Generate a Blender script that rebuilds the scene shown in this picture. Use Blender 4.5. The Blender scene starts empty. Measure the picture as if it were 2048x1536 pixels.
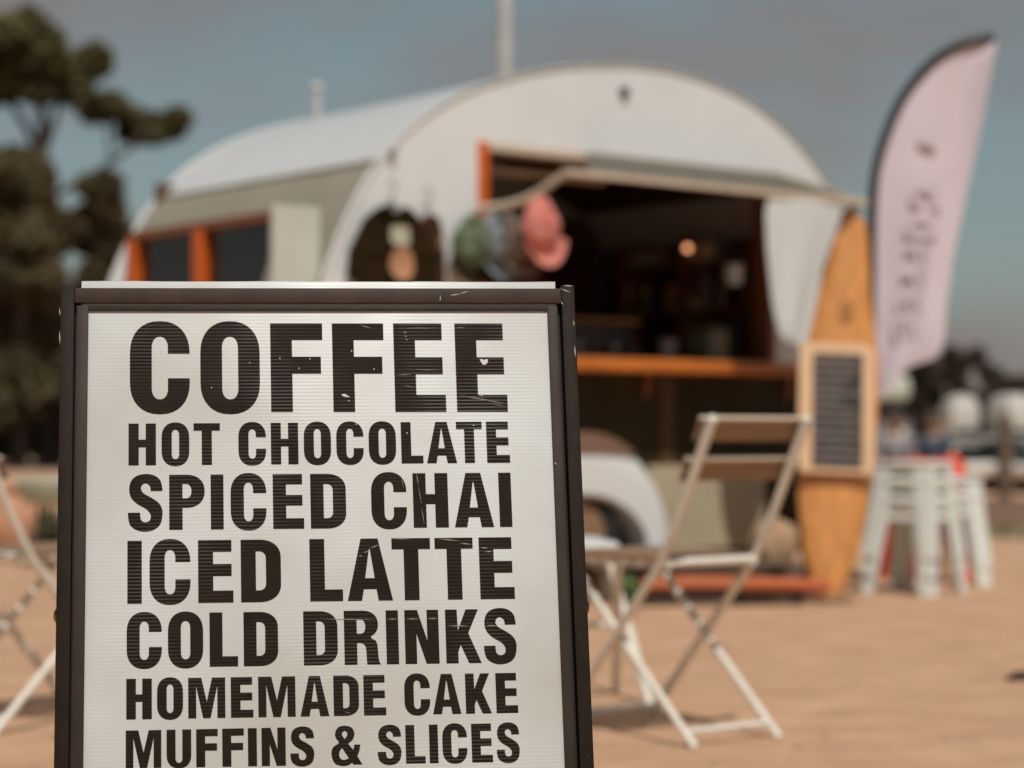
import bpy, bmesh, math, random
from mathutils import Vector, Matrix
from mathutils.geometry import tessellate_polygon
random.seed(7)
R = math.radians
sc = bpy.context.scene
col = sc.collection

# ------------------------------------------------------------------ camera
FPX, CX, HY, CAMH = 4200.0, 1024.0, 870.0, 0.75      # focal length in photo pixels, horizon row, eye height
cd = bpy.data.cameras.new('camera')
cam = bpy.data.objects.new('camera', cd); col.objects.link(cam)
cam.location = (0, 0, CAMH); cam.rotation_euler = (R(90), 0, 0)
cd.sensor_width = 36; cd.lens = FPX / 2048 * 36
cd.shift_y = (HY - 768) / 2048
cd.clip_start = 0.1; cd.clip_end = 6000
cd.dof.use_dof = True; cd.dof.focus_distance = 2.47; cd.dof.aperture_fstop = 3.3
sc.camera = cam

# ------------------------------------------------------------------ light
SUN = Vector((0.14, -0.50, 0.855)).normalized()
w = bpy.data.worlds.new('World'); sc.world = w; w.use_nodes = True
nt = w.node_tree; N = nt.nodes; Lk = nt.links
bg = N['Background']; bg.inputs['Strength'].default_value = 0.066
sky = N.new('ShaderNodeTexSky'); sky.sky_type = 'NISHITA'; sky.sun_disc = False
sky.sun_elevation = math.asin(SUN.z); sky.sun_rotation = math.atan2(SUN.x, SUN.y)
sky.dust_density = 1.2; sky.air_density = 1.0; sky.ozone_density = 1.0
hs = N.new('ShaderNodeHueSaturation'); hs.inputs['Saturation'].default_value = 0.66; hs.inputs['Hue'].default_value = 0.475
Lk.new(sky.outputs[0], hs.inputs['Color'])
tc = N.new('ShaderNodeTexCoord'); mp = N.new('ShaderNodeMapping'); mp.inputs['Scale'].default_value = (1.0, 1.0, 2.6)
mp.inputs['Location'].default_value = (0.79, 0.0, -0.05)
Lk.new(tc.outputs['Generated'], mp.inputs['Vector'])
cn = N.new('ShaderNodeTexNoise'); cn.inputs['Scale'].default_value = 5.5; cn.inputs['Detail'].default_value = 2.5; cn.inputs['Roughness'].default_value = 0.45
Lk.new(mp.outputs[0], cn.inputs['Vector'])
cr = N.new('ShaderNodeValToRGB'); cr.color_ramp.elements[0].position = 0.43; cr.color_ramp.elements[1].position = 0.68
cr.color_ramp.elements[1].color = (0.8, 0.8, 0.8, 1)
Lk.new(cn.outputs['Fac'], cr.inputs[0])
mx = N.new('ShaderNodeMix'); mx.data_type = 'RGBA'
tn = N.new('ShaderNodeMix'); tn.data_type = 'RGBA'; tn.blend_type = 'MULTIPLY'; tn.inputs['Factor'].default_value = 1
Lk.new(hs.outputs[0], tn.inputs['A']); tn.inputs['B'].default_value = (0.89, 0.925, 0.89, 1)
Lk.new(cr.outputs[0], mx.inputs['Factor']); Lk.new(tn.outputs['Result'], mx.inputs['A']); mx.inputs['B'].default_value = (3.7, 3.1, 2.95, 1)
Lk.new(mx.outputs['Result'], bg.inputs['Color'])

sd = bpy.data.lights.new('sun', 'SUN'); sd.energy = 3.5; sd.angle = R(0.55); sd.color = (1.0, 0.985, 0.945)
sun = bpy.data.objects.new('sun', sd); col.objects.link(sun)
sun.location = (6, -3, 8); sun.rotation_euler = SUN.to_track_quat('Z', 'Y').to_euler()

vs = sc.view_settings; vs.view_transform = 'Standard'; vs.look = 'None'; vs.exposure = -0.12; vs.gamma = 1; vs.use_curve_mapping = False
sc.render.engine = 'CYCLES'
sc.cycles.max_bounces = 8; sc.cycles.transparent_max_bounces = 8

# ------------------------------------------------------------------ materials
def mat(name, c, rough=0.6, var=0.12, vscale=8.0, bump=0.0, bscale=60.0, metal=0.0, spec=0.5, c2=None, wear=None,
        flute=0.0, coat=0.0, stretch=None, emit=None, trans=0.0):
    """procedural surface: base colour varied by noise, optional second colour, relief, chips, flutes, grain"""
    m = bpy.data.materials.new(name); m.use_nodes = True
    n = m.node_tree.nodes; l = m.node_tree.links; p = n['Principled BSDF']
    p.inputs['Roughness'].default_value = rough; p.inputs['Metallic'].default_value = metal
    p.inputs['Specular IOR Level'].default_value = spec
    if coat: p.inputs['Coat Weight'].default_value = coat; p.inputs['Coat Roughness'].default_value = 0.12
    t = n.new('ShaderNodeTexCoord'); mpn = n.new('ShaderNodeMapping'); l.new(t.outputs['Object'], mpn.inputs['Vector'])
    if stretch: mpn.inputs['Scale'].default_value = stretch
    nz = n.new('ShaderNodeTexNoise'); nz.inputs['Scale'].default_value = vscale; nz.inputs['Detail'].default_value = 6
    l.new(mpn.outputs[0], nz.inputs['Vector'])
    rp = n.new('ShaderNodeValToRGB'); rp.color_ramp.elements[0].position = 0.3; rp.color_ramp.elements[1].position = 0.7
    a = c2 or tuple(x * (1 - var) for x in c); b = c if c2 else tuple(min(1, x * (1 + var)) for x in c)
    rp.color_ramp.elements[0].color = (*a, 1); rp.color_ramp.elements[1].color = (*b, 1)
    l.new(nz.outputs['Fac'], rp.inputs[0]); out = rp.outputs[0]
    if wear:
        wc, thr, ws = wear
        nw = n.new('ShaderNodeTexNoise'); nw.inputs['Scale'].default_value = ws; nw.inputs['Detail'].default_value = 3
        l.new(t.outputs['Object'], nw.inputs['Vector'])
        rw = n.new('ShaderNodeValToRGB'); rw.color_ramp.elements[0].position = thr; rw.color_ramp.elements[1].position = thr + 0.02
        l.new(nw.outputs['Fac'], rw.inputs[0])
        mw = n.new('ShaderNodeMix'); mw.data_type = 'RGBA'; l.new(rw.outputs[0], mw.inputs['Factor'])
        l.new(out, mw.inputs['A']); mw.inputs['B'].default_value = (*wc, 1); out = mw.outputs['Result']
    l.new(out, p.inputs['Base Color'])
    last = None
    if flute:
        wv = n.new('ShaderNodeTexWave'); wv.wave_type = 'BANDS'; wv.bands_direction = 'Z'; wv.inputs['Scale'].default_value = 73
        wv.inputs['Distortion'].default_value = 0.25; wv.inputs['Detail'].default_value = 1; wv.inputs['Detail Scale'].default_value = 0.4
        l.new(t.outputs['Object'], wv.inputs['Vector'])
        bp = n.new('ShaderNodeBump'); bp.inputs['Distance'].default_value = 0.0004
        ns = n.new('ShaderNodeTexNoise'); ns.inputs['Scale'].default_value = 7; ns.inputs['Detail'].default_value = 2   # sheet is pressed flat in places
        l.new(t.outputs['Object'], ns.inputs['Vector'])
        mr = n.new('ShaderNodeMapRange'); mr.inputs['From Min'].default_value = 0.42; mr.inputs['From Max'].default_value = 0.64
        mr.inputs['To Min'].default_value = flute * 0.12; mr.inputs['To Max'].default_value = flute
        l.new(ns.outputs['Fac'], mr.inputs['Value']); l.new(mr.outputs[0], bp.inputs['Strength'])
        l.new(wv.outputs['Fac'], bp.inputs['Height'])
        nb = n.new('ShaderNodeTexNoise'); nb.inputs['Scale'].default_value = 9; nb.inputs['Detail'].default_value = 1
        l.new(t.outputs['Object'], nb.inputs['Vector'])
        b2 = n.new('ShaderNodeBump'); b2.inputs['Strength'].default_value = 0.5; b2.inputs['Distance'].default_value = 0.006
        l.new(nb.outputs['Fac'], b2.inputs['Height']); l.new(bp.outputs[0], b2.inputs['Normal'])
        last = b2.outputs[0]
    if bump:
        nb = n.new('ShaderNodeTexNoise'); nb.inputs['Scale'].default_value = bscale; nb.inputs['Detail'].default_value = 8
        l.new(mpn.outputs[0], nb.inputs['Vector'])
        b3 = n.new('ShaderNodeBump'); b3.inputs['Strength'].default_value = 1; b3.inputs['Distance'].default_value = bump
        l.new(nb.outputs['Fac'], b3.inputs['Height'])
        if last: l.new(last, b3.inputs['Normal'])
        last = b3.outputs[0]
    if last: l.new(last, p.inputs['Normal'])
    if emit: p.inputs['Emission Color'].default_value = (*emit[0], 1); p.inputs['Emission Strength'].default_value = emit[1]
    if trans: p.inputs['Transmission Weight'].default_value = trans
    return m

M = {}
M['frame'] = mat('brown_black_painted_steel', (0.017, 0.0098, 0.0055), 0.6, 0.25, 30, 0.0002, 500, spec=0.14, wear=((0.26, 0.19, 0.14), 0.735, 150))
M['channel'] = mat('bronze_channel', (0.034, 0.023, 0.015), 0.55, 0.2, 20, 0.0001, 400, spec=0.2)
M['frame_top'] = mat('sky_lit_chipped_top_rail_paint', (0.047, 0.0275, 0.0165), 0.6, 0.3, 18, 0.0002, 500, spec=0.25, wear=((0.26, 0.19, 0.14), 0.745, 120))  # frame brown lightened for skylight on the top rail; the chips are wear
M['gap'] = mat('dark_gap_lining', (0.008, 0.007, 0.006), 0.8)
M['corflute'] = mat('white_fluted_plastic', (0.61, 0.625, 0.605), 0.40, 0.03, 3.4, c2=(0.46, 0.43, 0.38), flute=0.26, spec=0.55)  # beige and bluish-white noise: stains, with the sheet's sheen zones painted in
M['ink'] = mat('black_printed_ink', (0.015, 0.0078, 0.003), 0.42, 0.25, 30, flute=0.9, spec=0.17, wear=((0.30, 0.26, 0.2), 0.80, 260))
M['flake'] = mat('bare_plastic_chip', (0.66, 0.6, 0.52), 0.6)
M['scratch'] = mat('scuffed_ink', (0.30, 0.235, 0.17), 0.6)
M['rivet'] = mat('bronze_rivet', (0.25, 0.16, 0.09), 0.3, metal=1.0)
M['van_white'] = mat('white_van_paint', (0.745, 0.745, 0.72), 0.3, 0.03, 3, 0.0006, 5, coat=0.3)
M['van_roof'] = mat('white_van_paint_dimmed', (0.62, 0.615, 0.60), 0.35, 0.03, 3, 0.0006, 5, coat=0.2)  # wall white darkened on the roof to hold down its sunlight
M['shutter'] = mat('cream_shutter_paint', (0.55, 0.545, 0.48), 0.5, 0.05, 6)
M['van_olive'] = mat('dark_olive_van_paint', (0.040, 0.029, 0.012), 0.6, 0.2, 5, spec=0.12)
M['van_brown'] = mat('brown_van_trim', (0.095, 0.06, 0.028), 0.6, 0.15, 9, spec=0.15)
M['fender_brown'] = mat('tan_brown_fender_paint', (0.22, 0.125, 0.085), 0.45, 0.08, 9)
M['bead'] = mat('cream_edge_bead', (0.62, 0.6, 0.54), 0.4)
M['orange_wood'] = mat('varnished_orange_wood', (0.56, 0.155, 0.018), 0.45, 0.25, 5, stretch=(1, 14, 14), coat=0.25)
M['red_wood'] = mat('varnished_red_orange_wood', (0.62, 0.115, 0.015), 0.4, 0.25, 5, stretch=(14, 14, 1))
M['dark_wood'] = mat('dark_stained_wood', (0.22, 0.075, 0.032), 0.5, 0.3, 5, stretch=(1, 12, 12))
M['interior'] = mat('dark_interior_lining', (0.10, 0.055, 0.027), 0.7, 0.3, 4)
M['glass_dark'] = mat('dark_window_glass', (0.012, 0.010, 0.009), 0.08, spec=0.6)
M['canvas'] = mat('grey_green_canvas', (0.115, 0.10, 0.072), 0.8, 0.08, 10, 0.001, 200)
M['cream_rail'] = mat('cream_painted_rail', (0.62, 0.50, 0.38), 0.5, 0.06, 12)
M['grey_panel'] = mat('grey_beige_locker_paint', (0.46, 0.38, 0.255), 0.5, 0.06, 4)
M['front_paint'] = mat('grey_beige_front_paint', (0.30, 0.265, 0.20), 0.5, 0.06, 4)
M['tyre'] = mat('tyre_rubber', (0.02, 0.018, 0.016), 0.85)
M['hub'] = mat('tan_wheel_hub', (0.3, 0.17, 0.1), 0.4)
M['black_cloth'] = mat('black_cotton', (0.028, 0.017, 0.007), 0.95, 0.2, 20, spec=0.05)
M['brown_cloth'] = mat('dark_brown_cotton', (0.075, 0.036, 0.022), 0.95, 0.2, 20, spec=0.05)
M['print_cream'] = mat('cream_print', (0.5, 0.48, 0.35), 0.8)
M['print_orange'] = mat('orange_print', (0.55, 0.22, 0.09), 0.8, c2=(0.42, 0.26, 0.16), vscale=16)
M['green_cloth'] = mat('green_patterned_cloth', (0.20, 0.24, 0.14), 0.9, c2=(0.02, 0.035, 0.012), vscale=12)
M['blue_cloth'] = mat('grey_blue_cloth', (0.30, 0.34, 0.36), 0.9, c2=(0.035, 0.035, 0.03), vscale=13)
M['sand_cloth'] = mat('stone_striped_cloth', (0.34, 0.26, 0.20), 0.9, c2=(0.03, 0.02, 0.014), vscale=14)
M['coral'] = mat('coral_pink_cloth', (0.62, 0.21, 0.165), 0.85, 0.12, 20)
M['dull_red'] = mat('dull_red_cloth', (0.12, 0.018, 0.014), 0.9)
M['white_cloth'] = mat('white_cotton', (0.60, 0.625, 0.605), 0.85, 0.03, 12)
M['flag_pink'] = mat('pale_pink_polyester', (0.65, 0.55, 0.585), 0.75, 0.03, 6)
M['flag_print'] = mat('mauve_flag_print', (0.625, 0.525, 0.558), 0.8)
M['flag_pole'] = mat('black_flag_sleeve', (0.012, 0.013, 0.012), 0.5)
M['surf_wood'] = mat('honey_surfboard_wood', (0.58, 0.24, 0.062), 0.3, 0.2, 3, stretch=(14, 14, 1), coat=0.3)
M['surf_dark'] = mat('dark_brown_board', (0.07, 0.03, 0.014), 0.5, 0.2, 5)
M['knot'] = mat('burnt_wood_mark', (0.30, 0.11, 0.02), 0.5)
M['menu_frame'] = mat('pale_plywood', (0.68, 0.42, 0.23), 0.5, 0.08, 4, stretch=(12, 12, 1))
M['chalkboard'] = mat('black_chalkboard', (0.012, 0.010, 0.010), 0.7)
M['chalk'] = mat('grey_chalk_writing', (0.17, 0.13, 0.11), 0.9, 0.3, 40)
M['stool_white'] = mat('white_plastic', (0.74, 0.76, 0.70), 0.4, 0.03, 5)
M['stool_red'] = mat('red_plastic', (0.86, 0.07, 0.02), 0.4, 0.05, 5)
M['chair_metal'] = mat('cream_painted_steel', (0.72, 0.66, 0.56), 0.45, 0.06, 20)
M['chair_slat'] = mat('brown_weathered_slat', (0.27, 0.165, 0.095), 0.55, 0.15, 6, stretch=(1, 14, 14))
M['post_wood'] = mat('weathered_post_wood', (0.16, 0.105, 0.065), 0.8, 0.2, 8)
M['boat_white'] = mat('white_boat_gelcoat', (0.62, 0.57, 0.50), 0.35, 0.05, 3)
M['boat_blue'] = mat('slate_blue_boat_paint', (0.055, 0.075, 0.095), 0.45, 0.1, 3)
M['boat_dark'] = mat('dark_keel_rubber', (0.015, 0.013, 0.010), 0.8)
M['pole'] = mat('pale_grey_pole', (0.50, 0.49, 0.48), 0.5)
M['skin'] = mat('skin', (0.45, 0.25, 0.17), 0.6, 0.05, 8)
M['hair'] = mat('brown_hair', (0.05, 0.03, 0.02), 0.7)
M['shirt_grey'] = mat('grey_shirt', (0.26, 0.24, 0.24), 0.9)
M['shirt_blue'] = mat('slate_shirt', (0.06, 0.07, 0.10), 0.9)
M['trousers'] = mat('dark_trousers', (0.04, 0.045, 0.06), 0.9)
M['terracotta'] = mat('terracotta', (0.52, 0.26, 0.15), 0.8, 0.1, 8)
M['pale_green'] = mat('pale_green_enamel', (0.42, 0.44, 0.34), 0.5)
M['hessian'] = mat('hessian', (0.42, 0.27, 0.16), 0.95, 0.2, 30, 0.004, 120)
M['rug_red'] = mat('faded_red_orange_cloth', (0.55, 0.11, 0.035), 0.9, c2=(0.36, 0.13, 0.06), vscale=6)
M['bark'] = mat('grey_brown_bark', (0.075, 0.052, 0.036), 0.9, 0.3, 6)
M['leaf'] = mat('dark_pine_foliage', (0.10, 0.088, 0.038), 0.9, 0.5, 0.9, spec=0.1)
M['leaf_b'] = mat('olive_brown_foliage', (0.10, 0.076, 0.038), 0.9, 0.5, 0.6, spec=0.1)
M['leaf_far'] = mat('far_tree_foliage', (0.06, 0.043, 0.028), 0.9, 0.3, 0.4, spec=0.1)
M['leaf_pot'] = mat('fresh_green_leaves', (0.10, 0.16, 0.035), 0.6, 0.3, 14)
M['brass'] = mat('worn_brass', (0.55, 0.30, 0.12), 0.3, metal=1.0)
M['cup'] = mat('white_glazed_cup', (0.7, 0.72, 0.72), 0.25)
M['steel'] = mat('brushed_steel', (0.33, 0.31, 0.29), 0.35, metal=0.9)
M['jar_amber'] = mat('amber_jar', (0.28, 0.10, 0.02), 0.25)
M['jar_olive'] = mat('olive_tin', (0.12, 0.11, 0.06), 0.4)
M['card'] = mat('kraft_card', (0.34, 0.2, 0.1), 0.9)
M['jar_yellow'] = mat('mustard_card', (0.38, 0.19, 0.04), 0.8)
M['dull_red2'] = mat('dull_red_card', (0.26, 0.06, 0.03), 0.8)
M['steel_dark'] = mat('dark_enamel', (0.07, 0.05, 0.042), 0.4)
M['bulb'] = mat('warm_glowing_bulb', (0.9, 0.5, 0.25), 0.5, emit=((1.0, 0.42, 0.20), 2.2))
M['van_far'] = mat('pale_green_white_van_paint', (0.55, 0.56, 0.47), 0.4, 0.03, 3)
M['body_grey'] = mat('grey_van_paint', (0.17, 0.15, 0.14), 0.5, 0.05, 3)

# ------------------------------------------------------------------ mesh helpers
class MB:
    def __init__(s): s.v = []; s.f = []
    def add(s, vs, fs):
        o = len(s.v); s.v += [tuple(v) for v in vs]; s.f += [tuple(i + o for i in f) for f in fs]; return s
    def box(s, a, b, T=None, bev=0.0):
        bm = bmesh.new(); bmesh.ops.create_cube(bm, size=1.0)
        sz = [b[i] - a[i] for i in range(3)]; ce = [(b[i] + a[i]) / 2 for i in range(3)]
        for v in bm.verts: v.co = Vector([v.co[i] * sz[i] + ce[i] for i in range(3)])
        if bev: bmesh.ops.bevel(bm, geom=bm.edges[:], offset=bev, segments=2, affect='EDGES', profile=0.5)
        if T is not None: bm.transform(T)
        s.add([v.co for v in bm.verts], [[v.index for v in f.verts] for f in bm.faces]) if not bm.verts.index_update() else 0
        bm.free(); return s
    def tube(s, pts, r, n=10, cap=True, flat=None):
        pts = [Vector(p) for p in pts]; rr = r if isinstance(r, (list, tuple)) else [r] * len(pts)
        vs = []; fs = []; up = None
        for i, p in enumerate(pts):
            d = (pts[min(i + 1, len(pts) - 1)] - pts[max(i - 1, 0)]).normalized()
            if up is None:
                up = Vector((0, 0, 1)) if abs(d.z) < 0.9 else Vector((1, 0, 0))
            x = d.cross(up).normalized(); y = x.cross(d).normalized(); up = y
            for k in range(n):
                a = 2 * math.pi * k / n
                fx = flat if flat else 1
                vs.append(p + (x * math.cos(a) * fx + y * math.sin(a)) * rr[i])
        m = len(pts)
        for i in range(m - 1):
            for k in range(n):
                a = i * n + k; b = i * n + (k + 1) % n
                fs.append((a, b, b + n, a + n))
        if cap: fs.append(tuple(range(n - 1, -1, -1))); fs.append(tuple((m - 1) * n + k for k in range(n)))
        return s.add(vs, fs)
    def bar(s, p, q, wd, th, side=(1, 0, 0)):
        """flat bar from p to q, wd wide along side, th thick"""
        p = Vector(p); q = Vector(q); d = (q - p).normalized(); x = Vector(side); x = (x - d * x.dot(d)).normalized(); y = d.cross(x)
        vs = []
        for e in (p, q):
            for a, b in ((-1, -1), (1, -1), (1, 1), (-1, 1)): vs.append(e + x * a * wd / 2 + y * b * th / 2)
        return s.add(vs, [(3, 2, 1, 0), (4, 5, 6, 7), (0, 1, 5, 4), (1, 2, 6, 5), (2, 3, 7, 6), (3, 0, 4, 7)])
    def lathe(s, prof, n=24, c=(0, 0, 0), T=None):
        vs = []; fs = []; m = len(prof)
        for r_, z in prof:
            for k in range(n):
                a = 2 * math.pi * k / n; v = Vector((c[0] + r_ * math.cos(a), c[1] + r_ * math.sin(a), c[2] + z))
                vs.append(T @ v if T is not None else v)
        for i in range(m - 1):
            for k in range(n):
                a = i * n + k; b = i * n + (k + 1) % n; fs.append((a, b, b + n, a + n))
        fs.append(tuple(range(n - 1, -1, -1))); fs.append(tuple((m - 1) * n + k for k in range(n)))
        return s.add(vs, fs)
    def prism(s, loops, f3, t0, t1):
        """extruded polygon with holes; f3(a,b,t) -> point"""
        loops = [[Vector((x, y, 0)) for x, y in lp] for lp in loops]
        tris = tessellate_polygon(loops); flat = [p for lp in loops for p in lp]; n = len(flat)
        vs = [f3(p.x, p.y, t0) for p in flat] + [f3(p.x, p.y, t1) for p in flat]
        fs = [tuple(t) for t in tris] + [tuple(i + n for i in reversed(t)) for t in tris]
        o = 0
        for lp in loops:
            k = len(lp)
            for i in range(k): a = o + i; b = o + (i + 1) % k; fs.append((a, b, b + n, a + n))
            o += k
        return s.add(vs, fs)
    def sheet(s, loops, f3):
        loops = [[Vector((x, y, 0)) for x, y in lp] for lp in loops]
        tris = tessellate_polygon(loops); flat = [p for lp in loops for p in lp]
        return s.add([f3(p.x, p.y) for p in flat], [tuple(t) for t in tris])
    def grid(s, nu, nv, f, th=None):
        vs = [f(i / nu, j / nv) for j in range(nv + 1) for i in range(nu + 1)]
        fs = [(j * (nu + 1) + i, j * (nu + 1) + i + 1, (j + 1) * (nu + 1) + i + 1, (j + 1) * (nu + 1) + i) for j in range(nv) for i in range(nu)]
        return s.add(vs, fs)
    def ball(s, c, r, nu=14, nv=9, T=None):
        r = r if isinstance(r, (list, tuple)) else (r, r, r)
        prof = []
        vs = []; fs = []
        for j in range(nv + 1):
            ph = -math.pi / 2 + math.pi * j / nv
            for i in range(nu):
                a = 2 * math.pi * i / nu
                v = Vector((c[0] + r[0] * math.cos(ph) * math.cos(a), c[1] + r[1] * math.cos(ph) * math.sin(a), c[2] + r[2] * math.sin(ph)))
                vs.append(T @ v if T is not None else v)
        for j in range(nv):
            for i in range(nu):
                a = j * nu + i; b = j * nu + (i + 1) % nu; fs.append((a, b, b + nu, a + nu))
        return s.add(vs, fs)
    def build(s, name, m, parent=None, smooth=False, recalc=True, solid=0.0):
        me = bpy.data.meshes.new(name); me.from_pydata(s.v, [], s.f); me.validate()
        if recalc or solid:
            bm = bmesh.new(); bm.from_mesh(me); bmesh.ops.remove_doubles(bm, verts=bm.verts, dist=1e-6)
            if solid: bmesh.ops.solidify(bm, geom=bm.faces[:], thickness=solid)
            bmesh.ops.recalc_face_normals(bm, faces=bm.faces); bm.to_mesh(me); bm.free()
        if smooth:
            me.shade_smooth() if hasattr(me, 'shade_smooth') else None
            try: me.set_sharp_from_angle(angle=R(40))
            except Exception: pass
        me.materials.append(m)
        o = bpy.data.objects.new(name, me); col.objects.link(o)
        if parent is not None: o.parent = parent
        return o

def tag(o, label=None, cat=None, group=None, kind=None):
    if label: o['label'] = label
    if cat: o['category'] = cat
    if group: o['group'] = group
    if kind: o['kind'] = kind
    return o
def thing(name, label, cat, loc=(0, 0, 0), rz=0.0, group=None):
    o = bpy.data.objects.new(name, None); col.objects.link(o); o.empty_display_size = 0.1
    o.location = loc; o.rotation_euler = (0, 0, rz); return tag(o, label, cat, group)
def copy_thing(src, loc, rz, label):
    c = src.copy(); col.objects.link(c); c.location = loc; c.rotation_euler = (0, 0, rz); c['label'] = label
    for ch in [o for o in col.objects if o.parent == src]:
        k = ch.copy(); col.objects.link(k); k.parent = c
        for g in [o for o in col.objects if o.parent == ch]:
            q = g.copy(); col.objects.link(q); q.parent = k
    return c
def at(px, py, d): return Vector(((px - CX) / FPX * d, d, CAMH - (py - HY) / FPX * d))
def XYZ(f): return f

# ------------------------------------------------------------------ ground
def gz(x, y): return 0.0
g = MB()
g.grid(60, 60, lambda a, b: ((a - 0.5) * 60, -6 + b * 60, 0.0))
ground = tag(g.build('ground', mat('orange_sand', (0.58, 0.343, 0.20), 0.95, 0.0, 3.5, 0.05, 5, c2=(0.45, 0.255, 0.145)), recalc=False), kind='structure')
g = MB(); g.add([(-3000, -300, -0.012), (3000, -300, -0.012), (3000, 5000, -0.012), (-3000, 5000, -0.012)], [(0, 1, 2, 3)])
tag(g.build('terrain', mat('pale_sandy_terrain', (0.40, 0.24, 0.15), 0.95, 0.25, 0.03), recalc=False), kind='structure')
def patch(name, pts, m, z):
    q = MB(); q.sheet([pts], lambda x, y: (x, y, z)); return q.build(name, m, recalc=False)
# brown track and dry grass verge behind on the right, ground patch darkened for the tree shade on the left
tag(patch('dirt_track', [(2.2, 17.6), (14, 16.8), (26, 17.5), (26, 25.5), (12, 25), (2.2, 24.6)], mat('brown_dirt', (0.20, 0.105, 0.062), 0.95, 0.2, 0.7), 0.004), kind='structure')
tag(patch('verge', [(2.2, 15.2), (14, 14.6), (26, 15.2), (26, 17.3), (14, 16.7), (2.2, 17.5)], mat('dry_olive_verge', (0.22, 0.16, 0.085), 0.95, 0.2, 2.0), 0.006), kind='structure')
tag(patch('tree_shade', [(-28, 44), (-3, 44), (0, 53.9), (-28, 53.9)], mat('brown_tree_shade', (0.085, 0.045, 0.028), 0.95, 0.3, 0.6), 0.005), kind='structure')
pb = MB()
for i in range(260):      # grit, shell bits and twigs trodden into the sand
    y = 3.2 + 12 * random.random() ** 1.6; x = random.uniform(-0.3 * y, 0.3 * y); r_ = random.uniform(0.004, 0.016); a0 = random.uniform(0, 6)
    pts = [(x + r_ * random.uniform(.6, 1.4) * math.cos(a0 + k * 1.257), y + r_ * random.uniform(.6, 1.4) * math.sin(a0 + k * 1.257), 0.001) for k in range(5)]
    pb.add(pts + [(x, y, r_ * random.uniform(.4, .9))], [(k, (k + 1) % 5, 5) for k in range(5)])
tag(pb.build('grit', mat('brown_grit', (0.33, 0.2, 0.125), 0.9, 0.5, 30), recalc=False), 'small brown grit and shell bits scattered over the sand', 'grit', kind='stuff')
# tufts of grass on the verge (uncountable)
tf = MB()
for i in range(2600):
    x = random.uniform(2.4, 24); y = random.uniform(15.1, 17.2); h = random.uniform(0.03, 0.10); a = random.uniform(0, 6.3)
    dx, dy = math.cos(a) * 0.02, math.sin(a) * 0.02
    tf.add([(x - dx, y - dy, 0.006), (x + dx, y + dy, 0.006), (x + random.uniform(-.03, .03), y + random.uniform(-.03, .03), h)], [(0, 1, 2)])
tag(tf.build('grass', mat('dry_grass_blades', (0.17, 0.14, 0.06), 0.9, 0.3, 3), recalc=False), 'short dry grass growing along the verge behind the stools', 'grass', kind='stuff')

# ------------------------------------------------------------------ trees
def clump(mb, c, r, n, size):
    for _ in range(n):
        while True:
            p = Vector((random.uniform(-1, 1), random.uniform(-1, 1), random.uniform(-1, 1)))
            if 0.25 < p.length < 1: break
        p = Vector((c[0] + p.x * r[0], c[1] + p.y * r[1], c[2] + p.z * r[2]))
        s = size * random.uniform(0.6, 1.4)
        a = Vector((random.gauss(0, 1), random.gauss(0, 1), random.gauss(0, 1))).normalized()
        b = a.orthogonal().normalized()
        mb.add([p - a * s, p + b * s * 0.5, p + a * s, p - b * s * 0.5], [(0, 1, 2, 3)])
def tree(name, label, base, crowns, limbs, m, dens=260, size=0.16, group=None, trunk_r=0.22):
    """crowns: (dx,dy,z,rx,ry,rz); limbs: point lists relative to the base"""
    t = thing(name, label, 'tree', base, 0, group)
    k = MB()
    for pts, r0, r1 in limbs:
        n = len(pts); k.tube(pts, [r0 + (r1 - r0) * i / (n - 1) for i in range(n)], 8)
    k.build('trunk', M['bark'], t, True)
    c = MB()
    for (dx, dy, z, rx, ry, rz) in crowns:
        sub = max(6, int(rx * ry * 7))
        for _ in range(sub):      # lumpy crown out of smaller leaf clumps
            a = random.uniform(0, 6.28); q = random.uniform(0.05, 0.88); e = random.uniform(-0.85, 0.85)
            cc = (dx + math.cos(a) * rx * q, dy + math.sin(a) * ry * q, z + e * rz * 0.8)
            f = random.uniform(0.32, 0.62)
            clump(c, cc, (max(0.3, rx * f), max(0.3, ry * f), max(0.26, rz * f)), int(dens * (0.4 + f)), size)
    c.build('crown', m, t, False, recalc=False)
    return t
D = 50.0
def tc_(px, py, d=D): p = at(px, py, d); return p
def crown_px(px, py, rx, rz, base, d=D, ry=None):
    p = at(px, py, d); k = d / FPX
    return (p.x - base[0], random.uniform(-0.6, 0.6), p.z, rx * k, (ry or rx) * k, rz * k)
def rel(px, py, base, d=D, dy=0): p = at(px, py, d); return (p.x - base[0], dy, p.z)
b = (at(100, 870, D).x, D, 0)
tree('pine_tree', 'tall umbrella pine rising above the scrub, its flat crown reaching over sky', b,
     [crown_px(*q, b) for q in ((-60, 120, 85, 80), (10, 105, 95, 70), (95, 100, 80, 68), (150, 150, 46, 60), (20, 165, 110, 45),
                                (210, 218, 36, 20), (270, 240, 46, 28), (322, 250, 40, 30), (-150, 150, 80, 60))],
     [([(0, 0, 0), rel(95, 600, b), rel(88, 330, b), rel(80, 170, b)], 0.26, 0.10),
      ([rel(90, 330, b), rel(45, 240, b), rel(-20, 150, b)], 0.12, 0.05),
      ([rel(88, 300, b), rel(110, 240, b), rel(125, 160, b)], 0.10, 0.05),
      ([rel(92, 400, b), rel(200, 340, b), rel(262, 295, b), rel(300, 250, b)], 0.09, 0.04),
      ([rel(225, 325, b), rel(215, 270, b), rel(218, 225, b)], 0.05, 0.03)], M['leaf'], 420, 0.15)
b = (at(40, 870, 47).x, 47, 0)
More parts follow.
